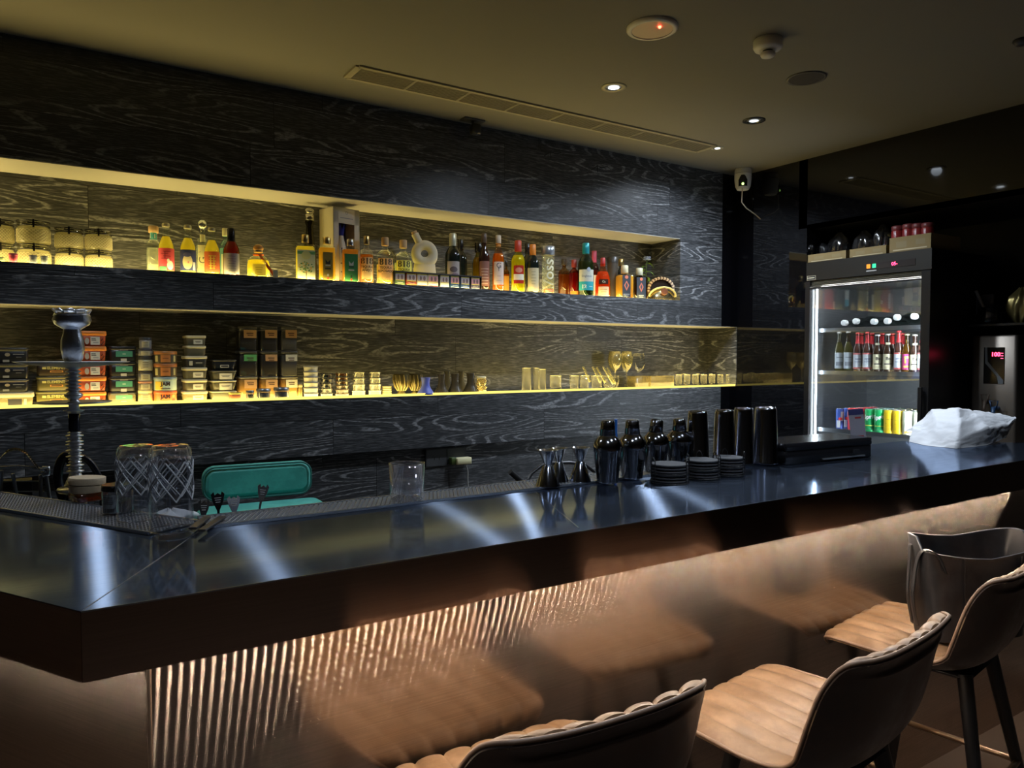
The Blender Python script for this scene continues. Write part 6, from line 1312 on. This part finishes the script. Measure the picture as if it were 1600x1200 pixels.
# teal chair
ty = 2.95
a = onY(317, 790, ty); c_ = onY(484, 787, ty); zt_ = onY(400, 728, ty).z; zs = onY(400, 786, ty-.05).z; W = c_.x-a.x; cx = (a.x+c_.x)/2
TEAL = leather('teal_velvet', (.085, .42, .37), (.12, .55, .48), .75)
t = T('teal_bar_chair', 'teal velvet upholstered chair behind the bar', 'chair', (cx, ty, 0), -.08)
def cushion(b, cx_, cy_, z0, W_, D_, H_, r, M=None):
    rings = []
    for k in range(9):
        f_ = k/8; ins = r*(1-math.sin(PI*min(max(f_, .0), 1))**.6)*.5
        ring = []
        for (sx, sy, a0) in ((1, 1, 0), (-1, 1, 90), (-1, -1, 180), (1, -1, 270)):
            for q in range(7):
                an_ = math.radians(a0+90*q/6); ring.append((cx_+sx*(W_/2-r)+(r-ins)*math.cos(an_), cy_+sy*(D_/2-r)+(r-ins)*math.sin(an_), z0+H_*f_))
        rings.append(ring)
    b.loft(rings, (1, 1), M=M)
b = MB(); cushion(b, 0, -.235, zs-.085, W*1.18, .46, .085, .06); b.build('seat', TEAL, t)
b = MB(); Mb = Matrix.Translation((0, .01, (zs+zt_)/2+.012)) @ Matrix.Rotation(PI/2, 4, 'X'); cushion(b, 0, 0, -.035, W, (zt_-zs)-.005, .07, .045, Mb); b.build('backrest', TEAL, t)
Mb2 = Matrix.Translation((0, -.027, (zs+zt_)/2+.012)) @ Matrix.Rotation(PI/2, 4, 'X')
hh = ((zt_-zs)-.005)/2; ring = []
for (sx, sy, a0) in ((1, 1, 0), (-1, 1, 90), (-1, -1, 180), (1, -1, 270)):
    for q in range(6): an_ = math.radians(a0+90*q/5); ring.append((sx*(W/2-.045)+.042*math.cos(an_), -.022, (zs+zt_)/2+.012+sy*(hh-.045)+.042*math.sin(an_)))
MB().tube(ring, .0035, 8, True).build('piping', pm((.03, .17, .15), .6), t)
for sx in (-1, 1):
    for y in (-.40, -.04): MB().tube([(sx*W*.46, y, zs-.085), (sx*W*.52, y-.01, 0)], [.016, .012], 12).build('leg', BLACKM, t)
q = onZ(268, 802, 1.0)
bz = blob('plastic_wrap', 'crumpled white plastic film on the teal chair behind the patterned glass', 'wrap', (onY(262, 790, 2.72).x, 2.66, zs+.004), .075, .05, .05, pm((.62, .64, .68), .4), 8)
# wall socket with charger
a = onY(666, 712, 3.436); c_ = onY(728, 720, 3.436); zc_ = (onY(690, 709, 3.436).z+onY(690, 726, 3.436).z)/2; Wp = c_.x-a.x; Hp = .085
t = T('wall_socket', 'double black wall socket plate below the lower shelf', 'socket', ((a.x+c_.x)/2, 3.4395, zc_-Hp/2+.01))
MB().box((-Wp/2, -.008, 0), (Wp/2, 0, Hp)).build('plate', pm((.055, .057, .06), .5), t)
b = MB(); b.box((-Wp/2-.004, -.010, Hp), (Wp/2+.004, 0, Hp+.005)); b.box((-Wp/2-.006, -.010, 0), (-Wp/2, 0, Hp)); b.box((0, -.0095, 0), (.004, -.001, Hp)); b.build('frame', MBLACK, t)
print_on(t, [('r', (.01, .01, .01), -Wp*.25+s*.014, Hp*.45, .005, .014) for s in (-1, 1)], wrap_flat(-.0085), 'slots')
q0 = onY(712, 716, 3.40); q1 = onY(735, 724, 3.40)
t = T('phone_charger', 'cream phone charger plugged into the wall socket with a thin cable', 'charger', (0, 0, 0))
MB().rbox(((q0.x+q1.x)/2, 3.405, q1.z), q1.x-q0.x, .045, q0.z-q1.z, .006, .002).build('body', pm((.75, .70, .42), .4), t)
MB().rbox((q0.x-.012, 3.412, q1.z), .03, .035, (q0.z-q1.z)*1.1, .005, .002).build('adaptor', pm((.06, .09, .02), .4), t)
pts = [onY(px, py, 3.39) for px, py in ((720, 722), (727, 725), (731, 736), (731, 750), (733, 775))]; MB().tube(smooth_pts(pts, 4), .0025, 6).build('cable', pm((.40, .40, .36), .5), t)
# ------------------------------------------------------------------ handbag on the far stool
t = T('handbag', 'black leather tote bag with an open top standing on the far stool', 'handbag', (2.315, 1.095, SEAT+.020), math.radians(-22))
bw, bd, bh = .17, .066, .25
rings = []
for k in range(11):
    f_ = k/10; ring = []; n = 48
    for j in range(n):
        a = 2*PI*j/n; ca, sa = math.cos(a), math.sin(a); e = .42 if f_ < .6 else .5
        x = (bw*(.90+.18*f_))*abs(ca)**e*(1 if ca >= 0 else -1); y = (bd*(1+.10*f_))*abs(sa)**e*(1 if sa >= 0 else -1)
        z = bh*f_+(.02*(abs(x)/bw)**2 - (.012 if sa < 0 else -.022))*f_*f_
        x += .004*math.sin(6*f_+y*40); y += .006*math.sin(5*f_+x*30)*f_
        ring.append((x, y, z))
    rings.append(ring)
b = MB(); b.loft(rings, (1, 0)); b.loft([[(x*.965, y*.94, z) for x, y, z in r_] for r_ in rings[::-1]][:-1]+[[(x*.96, y*.93, z+.004) for x, y, z in rings[0]]], (0, 1)); b.loft([rings[-1], [(x*.965, y*.94, z) for x, y, z in rings[-1]]], (0, 0))
b.build('bag_body', BAGL, t)
MB().tube([tuple(p) for p in rings[-1]], .0022, 6, True).build('edge_binding', pm((.10, .10, .11), .4), t)
for x in (-bw*.42, bw*.55): MB().tube([(x*(1+.15*k/9), -bd*(1.0+.10*k/9)-.001, bh*(k/9)*.95+.004) for k in range(10)], .0018, 6).build('seam_line', pm((.015, .015, .017), .4), t)
b = MB(); b.rbox((.005, 0, 0), .022, .003, .022, .003, .001, M=Matrix.Translation((.0, -bd*1.075, bh*.66))); b.build('embossed_tag', pm((.16, .16, .17), .35), t)
for s_ in (-1, 1):
    y0 = -bd*.95 if s_ < 0 else bd*.6
    pts = smooth_pts([(-bw*.80, y0, bh*.80), (-bw*.98, y0*.9-.01, bh*1.02), (-bw*1.08, y0*.6, bh*1.06), (-bw*1.14, y0*.3, bh*.92), (-bw*1.18, y0*.2, bh*.5), (-bw*1.08, y0*.2, bh*.15)], 5)
    MB().grid([[tuple(p+Vector((-.0+dx*.3, dx, 0))) for p in pts] for dx in (-.008, 0, .008)]).grid([[tuple(p+Vector((.003+dx*.3, dx, 0))) for p in pts] for dx in (-.008, .008)]).build('strap', BAGL, t)
